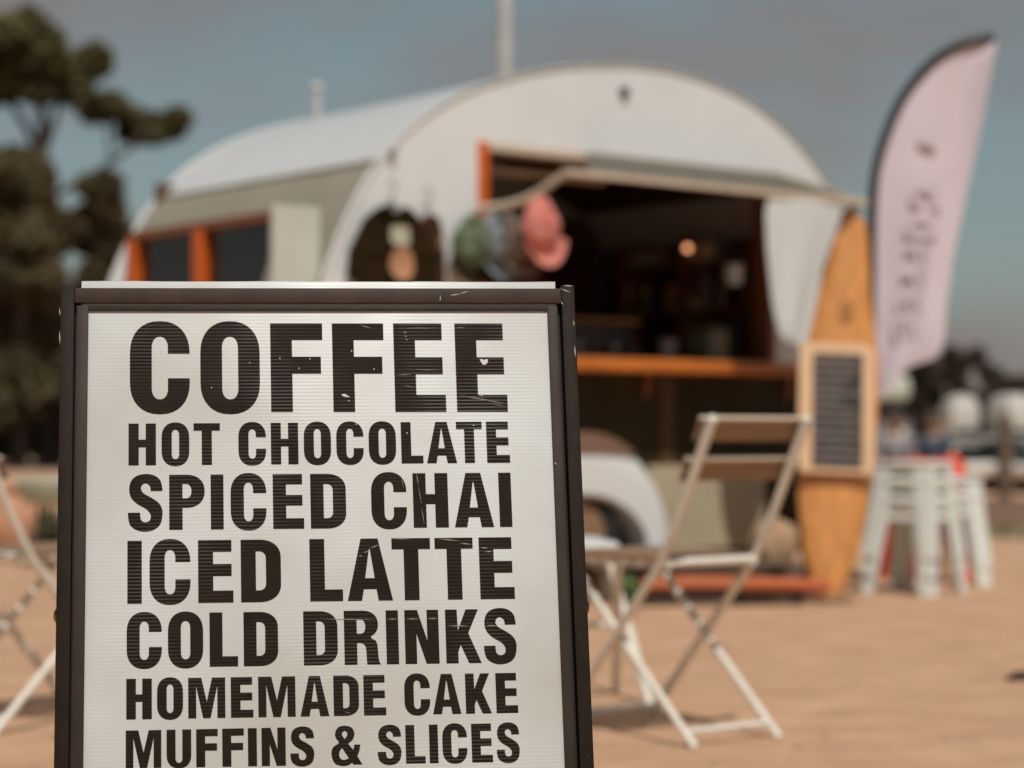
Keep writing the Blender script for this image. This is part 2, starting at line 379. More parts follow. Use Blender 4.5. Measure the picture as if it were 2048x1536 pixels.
tree('scrub_tree', 'broad dark tree filling the left edge below the pine', b,
     [crown_px(*q, b, 47) for q in ((15, 365, 95, 80), (88, 425, 66, 100), (-60, 420, 90, 100), (40, 520, 120, 95), (20, 640, 130, 100), (40, 760, 130, 100), (-100, 600, 90, 130))],
     [([(0, 0, 0), rel(42, 700, b, 47), rel(38, 420, b, 47)], 0.2, 0.08), ([rel(42, 650, b, 47), rel(100, 500, b, 47)], 0.09, 0.05)], M['leaf_b'], 330, 0.16)
b = (at(205, 870, 49).x, 49, 0)
tree('scrub_tree', 'narrow upright dark tree between the scrub and the caravan', b,
     [crown_px(*q, b, 49) for q in ((208, 405, 32, 52), (200, 480, 48, 76), (248, 470, 40, 66), (205, 590, 75, 100), (190, 730, 95, 110), (290, 640, 60, 120))],
     [([(0, 0, 0), rel(206, 650, b, 49), rel(205, 420, b, 49)], 0.16, 0.06)], M['leaf_b'], 330, 0.15)
b = (at(120, 870, 52.5).x, 52.5, 0)
tree('shrub', 'low brown undergrowth at the foot of the left trees', b,
     [crown_px(*q, b, 52.5) for q in ((-120, 862, 120, 48), (10, 866, 110, 46), (100, 864, 100, 50), (210, 866, 100, 46), (-140, 800, 120, 70), (0, 810, 110, 62), (110, 800, 110, 72), (230, 800, 100, 72), (350, 790, 100, 80))],
     [([(0, 0, 0), (0.2, 0, 1.4)], 0.1, 0.05)], M['leaf_b'], 260, 0.16)
for i, (px, py, d, rx, rz, lab) in enumerate((
    (1862, 765, 72, 62, 62, 'tall dark bush right behind the lower tip of the pink flag'),
    (1930, 745, 74, 40, 50, 'dark bush to the right of the one behind the pink flag'),
    (1985, 775, 76, 45, 48, 'rounded dark bush above the boats'),
    (2060, 785, 74, 48, 45, 'dark bush cut by the right edge of the photo'),
    (1780, 800, 78, 60, 60, 'dark bush mostly hidden behind the pink flag'))):
    b = (at(px, 870, d).x, d, 0); k = d / FPX
    p = at(px, py, d)
    tree('bush', lab, b, [(0, 0, p.z, rx * k, rx * k, rz * k), (rx * k * .4, 0, p.z * 0.72, rx * k * 1.05, rx * k, rz * k), (-rx * k * .3, 0, 0.9, rx * k * 1.2, rx * k, 0.9)],
         [([(0, 0, 0), (0, 0, p.z)], 0.12, 0.05)], M['leaf_far'], 330, 0.12, group='bushes beyond the boats')

# ------------------------------------------------------------------ caravan  (local x along the serving side, y inward, z up)
TH = R(39)
van = thing('caravan', 'white round-roofed vintage caravan with open serving hatch and dark lower body', 'caravan', (0.3138, 9.69, 0), TH)
VW = 1.95
def catmull(pts, n=6, closed=False):
    P = [Vector((*p, 0)) if len(p) == 2 else Vector(p) for p in pts]; out = []
    m = len(P); rng = range(m if closed else m - 1)
    for i in rng:
        p0 = P[(i - 1) % m] if closed or i > 0 else P[0]; p1 = P[i]; p2 = P[(i + 1) % m]; p3 = P[(i + 2) % m] if closed or i + 2 < m else P[-1]
        for k in range(n):
            t = k / n
            out.append(0.5 * ((2 * p1) + (-p0 + p2) * t + (2 * p0 - 5 * p1 + 4 * p2 - p3) * t * t + (-p0 + 3 * p1 - 3 * p2 + p3) * t ** 3))
    if not closed: out.append(P[-1])
    return [(p.x, p.y) for p in out]
ARCH = catmull([(-1.36, 0.22), (-1.45, 0.5), (-1.485, 0.85), (-1.465, 1.15), (-1.40, 1.42), (-1.29, 1.68), (-1.13, 1.92), (-0.90, 2.13),
                (-0.60, 2.29), (-0.20, 2.415), (0.20, 2.48), (0.50, 2.495), (0.80, 2.47), (1.11, 2.395), (1.40, 2.255), (1.64, 2.06),
                (1.83, 1.80), (1.96, 1.45), (2.0, 1.1), (1.98, 0.75), (1.93, 0.45), (1.86, 0.22)], 5)
SILL = 1.083
def split_z(pts, z, above):
    out = []
    n = len(pts)
    for i in range(n):
        a = pts[i]; c = pts[(i + 1) % n]
        ia = (a[1] >= z) == above; ic = (c[1] >= z) == above
        if ia: out.append(a)
        if ia != ic: t = (z - a[1]) / (c[1] - a[1]); out.append((a[0] + (c[0] - a[0]) * t, z))
    return out
WIN = [(-0.60, SILL + 0.03), (-0.60, 2.055), (1.28, 2.055), (1.28, SILL + 0.03)]
up = split_z(ARCH, SILL, True); lo = split_z(ARCH, SILL, False)
def fs3(a, b, t): return (a, t, b)
wm = MB(); wm.prism([up, WIN], fs3, 0.0, 0.035); wm.build('wall', M['van_white'], van)
# dark lower skin with a real wheel opening
arc_in = [(-0.1 + 0.42 * math.cos(R(a)), 0.2 + 0.30 * math.sin(R(a))) for a in range(0, 181, 12)]
lo2 = list(lo)
lo2b = []
for p in lo2: lo2b.append(p)
# insert the wheel opening in the bottom edge (between last and first point)
lo_open = lo2b + []
bm_ = MB()
def order_bottom(pl):
    # rotate the list so that it starts at the front bottom and ends at the rear bottom
    i = min(range(len(pl)), key=lambda k: (round(pl[k][1], 3), pl[k][0]))
    return pl[i:] + pl[:i]
lo_open = order_bottom(lo_open)
if lo_open[1][1] < 0.23 and lo_open[1][0] > 0: lo_open = [lo_open[0]] + lo_open[:0:-1]
lo_open = lo_open + [(p[0], max(p[1], 0.2201)) for p in arc_in]
bm_.prism([lo_open], fs3, -0.004, 0.035); tag(bm_.build('lower_panel', M['van_olive'], van), 'dark olive lower side panel')
wm = MB(); wm.prism([ARCH], fs3, VW - 0.035, VW); wm.build('far_wall', M['van_white'], van)
# roof and ends: a skin following the arch, left open where the front windows are
def skin(z0, z1, w0, w1, end, name, m):
    k = MB(); pts = [p for p in ARCH]
    seg = []
    for i in range(len(pts) - 1):
        a, c = pts[i], pts[i + 1]; zm = (a[1] + c[1]) / 2; sm = (a[0] + c[0]) / 2
        if end == 'front' and not (sm < 0 and z0 <= zm <= z1): continue
        if end == 'rest' and (sm < 0 and zm < 1.925): continue
        if end == 'band' and not (sm < 0 and 1.745 <= zm < 1.925): continue
        seg.append((a, c))
    vs = []; fs = []
    chain = [seg[0][0]] + [q[1] for q in seg]
    for j, p in enumerate(chain):
        q0 = chain[max(0, j - 1)]; q1 = chain[min(len(chain) - 1, j + 1)]
        nx, nz = -(q1[1] - q0[1]), (q1[0] - q0[0]); L = math.hypot(nx, nz); nx /= L; nz /= L
        for wv_, o in ((w0, 0.0), (w1, 0.0), (w1, -0.03), (w0, -0.03)): vs.append((p[0] + nx * o, wv_, p[1] + nz * o))
    for j in range(len(chain) - 1):
        for e in range(4): a = j * 4 + e; c = j * 4 + (e + 1) % 4; fs.append((a, c, c + 4, a + 4))
    fs.append((3, 2, 1, 0)); q = (len(chain) - 1) * 4; fs.append((q, q + 1, q + 2, q + 3))
    k.add(vs, fs); return k.build(name, m, van, True)
skin(0, 9, 0.036, VW - 0.036, 'rest', 'roof', M['van_roof'])
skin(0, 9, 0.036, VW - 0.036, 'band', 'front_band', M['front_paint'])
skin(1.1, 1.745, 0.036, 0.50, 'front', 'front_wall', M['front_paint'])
skin(1.1, 1.745, 1.87, VW - 0.036, 'front', 'front_wall', M['van_white'])
skin(0.2, 1.15, 0.036, VW - 0.036, 'front', 'front_skirt', M['van_olive'])
# raised edge bead along the near roof line
k = MB(); k.tube([(p[0], -0.006, p[1]) for p in ARCH[20:-10]], 0.005, 8); k.build('edge_bead', M['bead'], van, True)
k = MB(); k.tube([(p[0], VW + 0.004, p[1]) for p in ARCH[8:-10]], 0.005, 8); k.build('edge_bead', M['bead'], van, True)
# front window band: glass, orange posts and rails following the front curve
def arc_s(z):
    for i in range(len(ARCH) - 1):
        a, c = ARCH[i], ARCH[i + 1]
        if a[0] < 0 and a[1] <= z <= c[1]: return a[0] + (c[0] - a[0]) * (z - a[1]) / (c[1] - a[1])
    return -1.4
WS = -1.31
k = MB(); k.box((WS + 0.02, 0.51, 1.14), (WS + 0.028, 1.86, 1.72)); k.build('window', M['glass_dark'], van)
for z in (1.722, 1.13):
    fr = MB(); fr.box((WS - 0.015, 0.505, z - 0.022), (WS + 0.035, 1.865, z + 0.022), bev=0.003); fr.build('window_rail', M['dark_wood'], van)
for wv_ in (1.815, 1.18, 0.53):
    p_ = MB(); hw_ = 0.036 if wv_ > 0.6 else 0.018
    p_.box((WS - 0.03, wv_ - hw_, 1.15), (WS + 0.03, wv_ + hw_, 1.70), bev=0.004)
    p_.build('window_post', M['red_wood'] if wv_ > 0.6 else M['dark_wood'], van)
k = MB(); k.box((-1.47, 0.50, 1.075), (-1.20, 1.87, 1.108), bev=0.004); k.build('window_sill', M['dark_wood'], van)
k = MB(); k.box((-1.62, 0.075, 1.0), (-1.385, 0.10, 1.71), bev=0.004); tag(k.build('shutter', M['shutter'], van), 'narrow white shutter folded open beside the front windows')
# header shade above the windows
k = MB(); k.bar((arc_s(1.925) - 0.006, 0.02, 1.925), (arc_s(1.925) - 0.006, 1.93, 1.925), 0.012, 0.014, (0, 0, 1)); k.build('drip_rail', M['front_paint'], van)
# interior box
k = MB(); k.box((-1.30, 0.04, 0.30), (1.85, VW - 0.04, 0.34)); k.build('floor', M['dark_wood'], van)
k = MB(); k.box((-1.15, VW - 0.10, 0.34), (1.75, VW - 0.05, 2.0)); k.build('back_lining', M['interior'], van)
k = MB(); k.grid(1, 24, lambda a, b: (-1.05 + b * 2.75, 0.04 + a * (VW - 0.1), 1.88 + 0.5 * math.sin(math.pi * (0.06 + 0.88 * b)) ** 0.9)); k.build('ceiling', M['interior'], van, True, solid=0.01)
k = MB(); k.box((1.78, 0.05, 0.34), (1.80, VW - 0.1, 1.82)); k.build('partition', M['interior'], van)
k = MB(); k.box((-0.98, 0.05, 0.34), (-0.95, VW - 0.1, 1.86)); k.build('partition', M['interior'], van)
k = MB(); k.box((-0.90, 0.42, 0.34), (1.22, 0.74, 0.96)); k.box((-0.90, 0.38, 0.96), (1.22, 0.78, 1.0)); k.build('counter', M['dark_wood'], van)
k = MB(); k.box((-0.90, 1.35, 0.34), (1.33, VW - 0.11, 1.24)); k.box((-0.90, 1.31, 1.24), (1.33, VW - 0.11, 1.29)); k.build('back_counter', M['dark_wood'], van)
k = MB(); k.box((1.38, 0.10, 0.34), (1.77, VW - 0.11, 1.10)); k.box((1.34, 0.08, 1.10), (1.77, VW - 0.11, 1.14)); k.build('end_counter', M['dark_wood'], van)
for z in (1.40, 1.66):
    k = MB(); k.box((1.56, 0.12, z), (1.77, VW - 0.12, z + 0.022)); k.build('shelf', M['dark_wood'], van)
for w_ in (0.45, 0.95, 1.45):
    k = MB(); k.box((1.55, w_, 1.14), (1.77, w_ + 0.025, 1.80)); k.build('shelf_upright', M['dark_wood'], van)
k = MB(); k.box((-0.5, 1.62, 1.60), (1.5, VW - 0.11, 1.622)); k.build('shelf', M['dark_wood'], van)
# pale ceiling battens seen through the top left of the hatch
for z, y_ in ((2.03, 0.10), (1.965, 0.22)):
    k = MB(); k.box((-0.56, y_, z - 0.012), (0.35, y_ + 0.03, z + 0.014)); k.build('ceiling_batten', M['cream_rail'], van)
# hatch frame
k = MB(); k.box((-0.60, -0.014, SILL + 0.03), (-0.545, 0.10, 2.054), bev=0.004); tag(k.build('hatch_jamb', M['red_wood'], van), 'orange left jamb of the serving hatch')
k = MB(); k.box((1.235, -0.014, SILL + 0.03), (1.285, 0.10, 2.054), bev=0.004); tag(k.build('hatch_jamb', M['dark_wood'], van), 'dark brown right jamb of the serving hatch')
k = MB(); k.box((-0.544, -0.006, 2.018), (1.234, 0.09, 2.054), bev=0.003); k.build('hatch_header', M['cream_rail'], van)
k = MB(); k.box((-0.70, -0.225, SILL - 0.042), (1.22, 0.12, SILL + 0.018), bev=0.008); k.build('sill', M['orange_wood'], van, True)
for s_ in (0.40, 1.36, -0.55):
    k = MB(); k.prism([[(0, 0), (-0.05, 0), (-0.04, -0.03), (-0.015, -0.11), (0, -0.12)]], lambda a, b, t: (t, a - 0.005, SILL - 0.039 + b), s_ - 0.012, s_ + 0.012); k.build('shelf_bracket', M['dark_wood'], van)
for s_ in (0.50, -0.95):
    k = MB(); k.box((s_, -0.012, 0.24), (s_ + 0.08, -0.005, SILL - 0.04)); k.build('cover_strip', M['van_brown'], van)
# flap propped open above the hatch
def FL(a, o): return (a, -0.02 - o * 0.585, 2.050 - o * 0.192)
k = MB(); k.grid(8, 4, lambda a, b: (FL(1.26 - (1 - a) * (1.24 + 0.50 * b), b)[0], FL(0, b)[1], FL(0, b)[2] - 0.008 * math.sin(math.pi * b))); flap = k.build('hatch_flap', M['canvas'], van, True, solid=0.006)
k = MB(); k.bar(FL(-0.60, 1), FL(1.28, 1), 0.024, 0.024, (0, 0, 1)); k.build('flap_rail', M['cream_rail'], van)
for a in (1.27,):
    k = MB(); k.bar(FL(a, 0), FL(a, 0.985), 0.028, 0.03, (0, 0, 1)); k.build('flap_side_rail', M['cream_rail'], van)
for a in (0.1, 0.45, 0.85):
    k = MB(); p0_, p1_ = FL(a, 0.02), FL(a, 0.96); k.bar((p0_[0], p0_[1], p0_[2] - 0.016), (p1_[0], p1_[1], p1_[2] - 0.016), 0.02, 0.018, (1, 0, 0)); k.build('flap_batten', M['canvas'], van)
for a, e in ((-0.585, -0.605), (1.265, 1.27)):      # slack webbing stays
    q0 = Vector(FL(a, 0.98)); q1 = Vector((e, -0.02, 1.755)); k = MB()
    k.tube([tuple(q0.lerp(q1, i / 10) + Vector((0, 0, -0.045 * math.sin(math.pi * i / 10)))) for i in range(11)], 0.017, 8, flat=0.5); k.build('flap_stay', M['cream_rail'], van, True)
# mudguard, wheel, locker
gm = MB(); gb = MB()
def guard(a, t):     # a angle along the arch; t runs wall > outer rim > flat face > inner rim > wheel well
    ks = ((0.0, 0.0, 0.0), (0.14, 0.0, -0.10), (0.24, 0.03, -0.13), (0.5, 0.4, -0.145), (0.8, 0.95, -0.14), (0.9, 1.0, -0.12), (1.0, 1.0, 0.0))
    for (t0, r0, y0), (t1, r1, y1) in zip(ks, ks[1:]):
        if t <= t1 + 1e-9: f = (t - t0) / (t1 - t0); q = r0 + (r1 - r0) * f; y = y0 + (y1 - y0) * f; break
    rx = 0.545 + (0.40 - 0.545) * q; rz = 0.565 + (0.27 - 0.565) * q
    return (-0.1 + rx * math.cos(a), y, 0.2 + rz * math.sin(a))
gm.grid(36, 20, lambda a, b: guard(math.pi * a, b)); gm.build('mudguard', M['van_white'], van, True, solid=0.008)
cap_o = [(-0.1 + 0.545 * math.cos(R(a)), 0.2 + 0.565 * math.sin(R(a))) for a in range(0, 181, 5)]
cap_o = [p for p in cap_o if p[1] > 0.655]
gb.prism([cap_o], fs3, -0.150, -0.02); tag(gb.build('mudguard_cap', M['fender_brown'], van), 'tan brown crown over the white mudguard')
T_ = Matrix.Translation((-0.1, -0.02, 0.285)) @ Matrix.Rotation(R(90), 4, 'X')
k = MB(); k.lathe([(0.17, -0.07), (0.25, -0.085), (0.283, -0.05), (0.285, 0), (0.283, 0.05), (0.25, 0.085), (0.17, 0.07)], 32, T=T_); wh = k.build('tyre', M['tyre'], van, True)
k = MB(); k.lathe([(0.02, 0.075), (0.06, 0.085), (0.10, 0.06), (0.155, 0.05), (0.169, 0.075)], 28, T=T_); k.build('wheel_hub', M['hub'], van, True)
k = MB(); k.lathe([(0.17, -0.07), (0.25, -0.085), (0.285, 0), (0.25, 0.085), (0.17, 0.07)], 24, T=Matrix.Translation((0, VW + 0.0, 0)) @ T_); k.build('tyre', M['tyre'], van, True)
k = MB(); k.box((0.41, -0.035, 0.20), (1.185, -0.006, 0.604), bev=0.006); lk = k.build('locker_door', M['grey_panel'], van)
for s_ in (0.72, 0.78, 0.85):
    q = MB(); q.tube([(s_, -0.036, 0.46), (s_ + 0.02, -0.036, 0.50), (s_ + 0.05, -0.036, 0.46), (s_ + 0.05, -0.036, 0.40)], 0.004, 6)
    q.build('raised_mark', M['grey_panel'], lk)
k = MB(); k.box((-1.3, 0.3, 0.14), (1.8, 0.4, 0.22)); k.box((-1.3, 1.5, 0.14), (1.8, 1.6, 0.22)); k.box((-0.16, 0.03, 0.25), (-0.04, VW - 0.05, 0.31)); k.build('chassis', M['tyre'], van)
k = MB(); k.lathe([(0.028, 0), (0.028, 0.012), (0.012, 0.03)], 14, T=Matrix.Translation((0.27, 0, 2.358)) @ Matrix.Rotation(R(90), 4, 'X')); k.build('marker_lamp', M['boat_dark'], van)
k = MB(); k.ball((-1.075, -0.02, 1.965), 0.02); k.build('edge_glint', M['steel'], van, True)  # steel ball added to give the sun glint on the roof edge
k = MB(); k.tube([(-0.2, 1.88, 2.36), (-0.2, 1.88, 2.56)], 0.022, 12); k.lathe([(0.022, 0), (0.04, 0.01), (0.034, 0.035)], 12, c=(-0.2, 1.88, 2.56)); k.build('roof_vent', M['pole'], van, True)
k = MB(); k.box((2.0, 0.9, 0.30), (2.5, 1.05, 0.36)); k.tube([(2.4, 0.98, 0.0), (2.4, 0.98, 0.36)], 0.02); k.build('drawbar', M['tyre'], van)

VM = Matrix.Translation((0.3138, 9.69, 0)) @ Matrix.Rotation(TH, 4, 'Z')
def V(s_, w_, z): return VM @ Vector((s_, w_, z))
# ---- things on the counters inside
def lathe_thing(name, label, cat, p, prof, m, group=None, extra=None):
    t = thing(name, label, cat, p, 0, group); k = MB(); k.lathe(prof, 20); k.build('body', m, t, True)
    if extra: q = MB(); q.lathe(extra[1], 20); q.build(extra[0], extra[2], t, True)
    return t
JAR = [(0.035, 0), (0.045, 0.01), (0.045, 0.10), (0.03, 0.12)]; LID = [(0.032, 0.12), (0.034, 0.14), (0.01, 0.145)]
BOT = [(0.03, 0), (0.034, 0.01), (0.034, 0.15), (0.013, 0.20), (0.013, 0.25)]; CAP = [(0.015, 0.25), (0.015, 0.27)]
CUP = [(0.025, 0), (0.03, 0.005), (0.042, 0.08), (0.044, 0.10)]
def VE(px, s_, z):      # point on the end counter / shelves: plane s = const, the w that shows at photo column px
    kx = (px - CX) / FPX; c, n = math.cos(TH), math.sin(TH); ox, oy = 0.3138 + c * s_, 9.69 + n * s_
    w_ = (kx * oy - ox) / (-n - kx * c); return V(s_, w_, z)
EG = 'jars and tins on the end shelves'
for px, z, prof, m, lab, nm, ct in (
    (1258, 1.422, JAR, 'jar_amber', 'leftmost amber jar on the lower end shelf inside the hatch', 'lidded_jar', 'jar'),
    (1292, 1.422, JAR, 'jar_olive', 'olive jar beside the leftmost amber jar on the lower end shelf', 'lidded_jar', 'jar'),
    (1345, 1.422, JAR, 'card', 'tan jar in the middle of the lower end shelf', 'lidded_jar', 'jar'),
    (1412, 1.422, BOT, 'shirt_grey', 'grey bottle on the lower end shelf right of the glowing bulb', 'bottle', 'bottle'),
    (1446, 1.422, BOT, 'hub', 'pinkish bottle on the lower end shelf right of the grey one', 'bottle', 'bottle'),
    (1500, 1.422, JAR, 'jar_amber', 'amber jar at the right end of the lower end shelf', 'lidded_jar', 'jar'),
    (1275, 1.142, BOT, 'jar_amber', 'amber bottle standing on the end counter, leftmost', 'bottle', 'bottle'),
    (1330, 1.142, JAR, 'hub', 'tan jar standing on the end counter left of the cartons', 'lidded_jar', 'jar'),
    (1470, 1.142, BOT, 'jar_olive', 'olive bottle on the end counter near the right jamb', 'bottle', 'bottle')):
    lathe_thing(nm, lab, ct, VE(px, 1.64, z), prof, M[m], None, ('lid', LID if prof is JAR else CAP, M['brass']))
for px, z, sx, sz, m, lab in (
    (1375, 1.142, 0.16, 0.17, 'jar_yellow', 'mustard carton on the end counter below the bulb'),
    (1412, 1.142, 0.14, 0.22, 'card', 'tall kraft carton on the end counter beside the mustard one'),
    (1445, 1.142, 0.12, 0.15, 'dull_red2', 'dull red carton on the end counter beside the kraft one'),
    (1395, 1.422, 0.16, 0.09, 'jar_yellow', 'flat mustard carton on the lower end shelf under the bulb'),
    (1395, 1.682, 0.12, 0.11, 'hub', 'pinkish carton on the top end shelf'),
    (1430, 1.682, 0.12, 0.13, 'shirt_grey', 'grey carton on the top end shelf'),
    (1300, 1.682, 0.20, 0.10, 'card', 'long kraft carton on the left of the top end shelf'),
    (1235, 1.142, 0.16, 0.12, 'card', 'kraft carton at the left of the end counter')):
    t = thing('carton', lab, 'box', VE(px, 1.66, z), TH - R(90))
    k = MB(); k.box((-sx / 2, -0.06, 0), (sx / 2, 0.06, sz), bev=0.003); k.build('box_body', M[m], t)
    k = MB(); k.box((-sx / 2 + .01, -0.0635, sz * .3), (sx / 2 - .01, -0.0605, sz * .7)); k.build('box_label', M['print_cream'], t)
lathe_thing('milk_jug', 'round steel milk jug on the serving counter inside the hatch', 'jug', V(0.90, 0.58, 1.0), [(0.035, 0), (0.055, 0.02), (0.058, 0.06), (0.04, 0.10), (0.045, 0.13)], M['steel'], None, ('handle', [(0.046, 0.12), (0.048, 0.13)], M['steel']))
lathe_thing('paper_cup', 'grey paper cup on the sill left of the pale tin', 'cup', V(0.61, 0.06, SILL + 0.019), CUP, M['shirt_grey'], None, ('rim', [(0.045, 0.10), (0.045, 0.106)], M['shirt_grey']))
lathe_thing('storage_tin', 'pale olive tin standing near the right end of the sill', 'tin', V(0.93, 0.06, SILL + 0.019), [(0.055, 0), (0.06, 0.01), (0.06, 0.15), (0.055, 0.155)], mat('pale_olive_tin', (0.22, 0.21, 0.145), 0.5), None, ('lid', [(0.062, 0.155), (0.062, 0.17), (0.02, 0.175)], M['jar_olive']))
lathe_thing('sugar_bowl', 'small pinkish bowl on the serving counter behind the paper cup', 'bowl', V(0.80, 0.50, 1.0), [(0.02, 0), (0.05, 0.03), (0.055, 0.06)], M['hub'], None, ('lid', [(0.055, 0.06), (0.02, 0.08)], M['cup']))
p = V(1.10, 0.10, 1.55); t = thing('hanging_cup', 'white cup hanging inside the hatch near its right jamb', 'cup', p)
k = MB(); k.lathe([(0.02, -0.055), (0.036, -0.045), (0.043, 0.0), (0.042, 0.045), (0.036, 0.05)], 20); k.build('body', M['cup'], t, True)
k = MB(); k.tube([(0, 0, 0.05), (0, 0, 0.44)], 0.002, 6); k.build('cord', M['boat_dark'], t)
p = VE(1375, 1.50, 1.755); t = thing('pendant_lamp', 'small warm glowing bulb hanging above the end shelves inside the hatch', 'lamp', p)
k = MB(); k.ball((0, 0, 0), 0.018); k.build('bulb', M['bulb'], t, True)
k = MB(); k.tube([(0, 0, 0.018), (0, 0, 0.42)], 0.003, 6); k.lathe([(0.02, 0.016), (0.014, 0.05)], 12); k.build('cord', M['brass'], t)
p = V(0.45, 0.58, 1.0); t = thing('coffee_machine', 'steel coffee machine on the left of the serving counter', 'machine', p, TH)
k = MB(); k.box((-0.28, -0.16, 0.03), (0.28, 0.17, 0.30), bev=0.02); k.build('body', M['steel_dark'], t, True)
k = MB(); k.box((-0.30, -0.18, 0.30), (0.30, 0.18, 0.325), bev=0.008); k.build('cup_rail', M['brass'], t)
for x in (-.24, .24):
    for y in (-.12, .12): k = MB(); k.tube([(x, y, 0), (x, y, 0.03)], 0.02); k.build('foot', M['tyre'], t)
for x in (-0.12, 0.12):
    k = MB(); k.lathe([(0.03, 0.15), (0.034, 0.2)], 14, c=(x, -0.18, 0)); k.tube([(x, -0.2, 0.17), (x, -0.32, 0.16)], 0.012); k.build('group_head', M['steel'], t)

# ---- cloth helpers and hanging garments on the side wall
def garment(name, label, s0, z0, wd, ht, m, w_off=-0.03, tilt=0.0, prints=(), sleeve=True, cat='t-shirt'):
    root = thing(name, label, cat, V(s0, w_off, z0), TH)
    h = wd / 2
    half = [(0.05, 0.0), (0.09, -0.012), (h * 0.80, -0.06), (h * 1.22, -0.20), (h * 1.30, -0.31), (h * 1.0, -0.33), (h * 0.94, -0.24), (h * 0.92, -ht * .6), (h * 0.88, -ht)] if sleeve else \
           [(0.03, 0.0), (h * 0.7, -0.04), (h, -0.16), (h * 1.02, -0.3), (h * 0.9, -ht * .8), (h * 0.75, -ht)]
    out = half + [(-x, z) for x, z in reversed(half)]
    if sleeve: out += [(-0.025, -0.03), (0.025, -0.03)]
    c, s = math.cos(tilt), math.sin(tilt)
    def f3(a, b, t):
        y = t + 0.012 * math.sin(a * 22 + b * 6) ; y -= 0.02 * (1 - min(1, abs(a) / h) ** 2)
        return (a * c - b * s, y, a * s + b * c)
    k = MB(); k.prism([out], f3, -0.02, 0.012); k.build('garment_body', m, root)
    for (pa, pb, rx, rz, pm, sq) in prints:
        lp = [(pa + rx * math.copysign(abs(math.cos(q)) ** sq, math.cos(q)), pb + rz * math.copysign(abs(math.sin(q)) ** sq, math.sin(q))) for q in [2 * math.pi * i / 24 for i in range(24)]]
        k = MB(); k.prism([lp], lambda a, b, t: (f3(a, b, 0)[0], f3(a, b, -0.021)[1] - 0.012 + t, f3(a, b, 0)[2]), -0.003, 0.0); k.build('print', M[pm], root)
    k = MB(); k.tube([(-h * .62, 0, -0.075), (0, 0, 0.01), (h * .62, 0, -0.075)], 0.008); k.tube([(0, 0, 0.01), (0.0, 0, 0.06), (0.02, 0, 0.09), (0.0, 0, 0.115), (-0.02, 0, 0.10)], 0.004); k.build('hanger', M['jar_olive'], root)
    return root
garment('hanging_shirt', 'black T-shirt with cream and orange print hanging on the caravan wall', -1.10, 1.725, 0.36, 0.62, M['black_cloth'], -0.05,
        prints=((0.0, -0.125, 0.055, 0.042, 'print_cream', 0.5), (0.01, -0.245, 0.066, 0.075, 'print_orange', 1.0)))
garment('hanging_shirt', 'dark brown shirt hanging to the right of the black printed one', -0.90, 1.70, 0.17, 0.60, M['brown_cloth'], -0.035, sleeve=False,
        prints=((0.03, -0.12, 0.02, 0.025, 'hub', 1.0),))
def cap(name, label, pos, rx, rz, m, tilt, groove=0.0, m2=None):
    t = thing(name, label, 'cap', pos, TH, 'caps hanging from the hatch stay')
    Rt = Matrix.Rotation(tilt, 4, 'Y'); k = MB()
    def dome(a, b):
        th = 2 * math.pi * a; ph = b * math.pi / 2
        x = rx * math.sin(ph) * math.cos(th); z = rz * math.sin(ph) * math.sin(th) * (1.12 if math.sin(th) > 0 else 0.9)
        x *= 1 - 0.20 * max(0, math.sin(th))
        d = 0.085 * math.cos(ph) ** 0.8 if b < 1 else 0
        d *= 1 - groove * math.exp(-(x / 0.016) ** 2)
        d += 0.005 * math.sin(th * 5 + 2 * b)
        return tuple(Rt @ Vector((x, -d, z)))
    k.grid(32, 12, dome); k.build('crown', m, t, True, solid=0.003)
    k = MB()
    def brim(a, b):
        th = math.pi * (1.12 + 0.76 * a); r0 = 0.92 + 0.62 * b
        return tuple(Rt @ Vector((rx * r0 * math.cos(th) * 0.95, -0.012 - 0.05 * b + 0.04 * abs(a - 0.5), rz * r0 * math.sin(th) * 0.92)))
    k.grid(16, 5, brim); k.build('brim', m2 or m, t, True, solid=0.003)
    k = MB(); k.ball(tuple(Rt @ Vector((0, -0.087, 0.0))), 0.006, 8, 6); k.build('button', m, t, True)
    k = MB(); k.tube([tuple(Rt @ Vector((0, 0, rz * 0.95))), tuple(Rt @ Vector((0.004, 0.0, rz * 1.35)))], 0.006, 6); k.build('strap', M['jar_olive'], t, True)
    return t
cap('baseball_cap', 'green and dark camouflage cap hanging left of the hatch jamb', V(-0.69, -0.06, 1.575), 0.10, 0.125, M['green_cloth'], 0.12, 0.0, M['black_cloth'])
cap('baseball_cap', 'grey blue patterned cap hanging at the orange hatch jamb', V(-0.575, -0.10, 1.595), 0.088, 0.12, M['blue_cloth'], -0.15)
cap('baseball_cap', 'stone and dark striped cap hanging between the grey blue and the coral caps', V(-0.515, -0.14, 1.60), 0.082, 0.115, M['sand_cloth'], -0.45)
cap('baseball_cap', 'coral pink cap hanging highest on the hatch stay', V(-0.455, -0.25, 1.66), 0.090, 0.125, M['coral'], -0.12, 0.55)
cap('baseball_cap', 'dull red cap tucked behind and below the coral one', V(-0.44, -0.10, 1.54), 0.085, 0.11, M['dull_red'], 0.2)
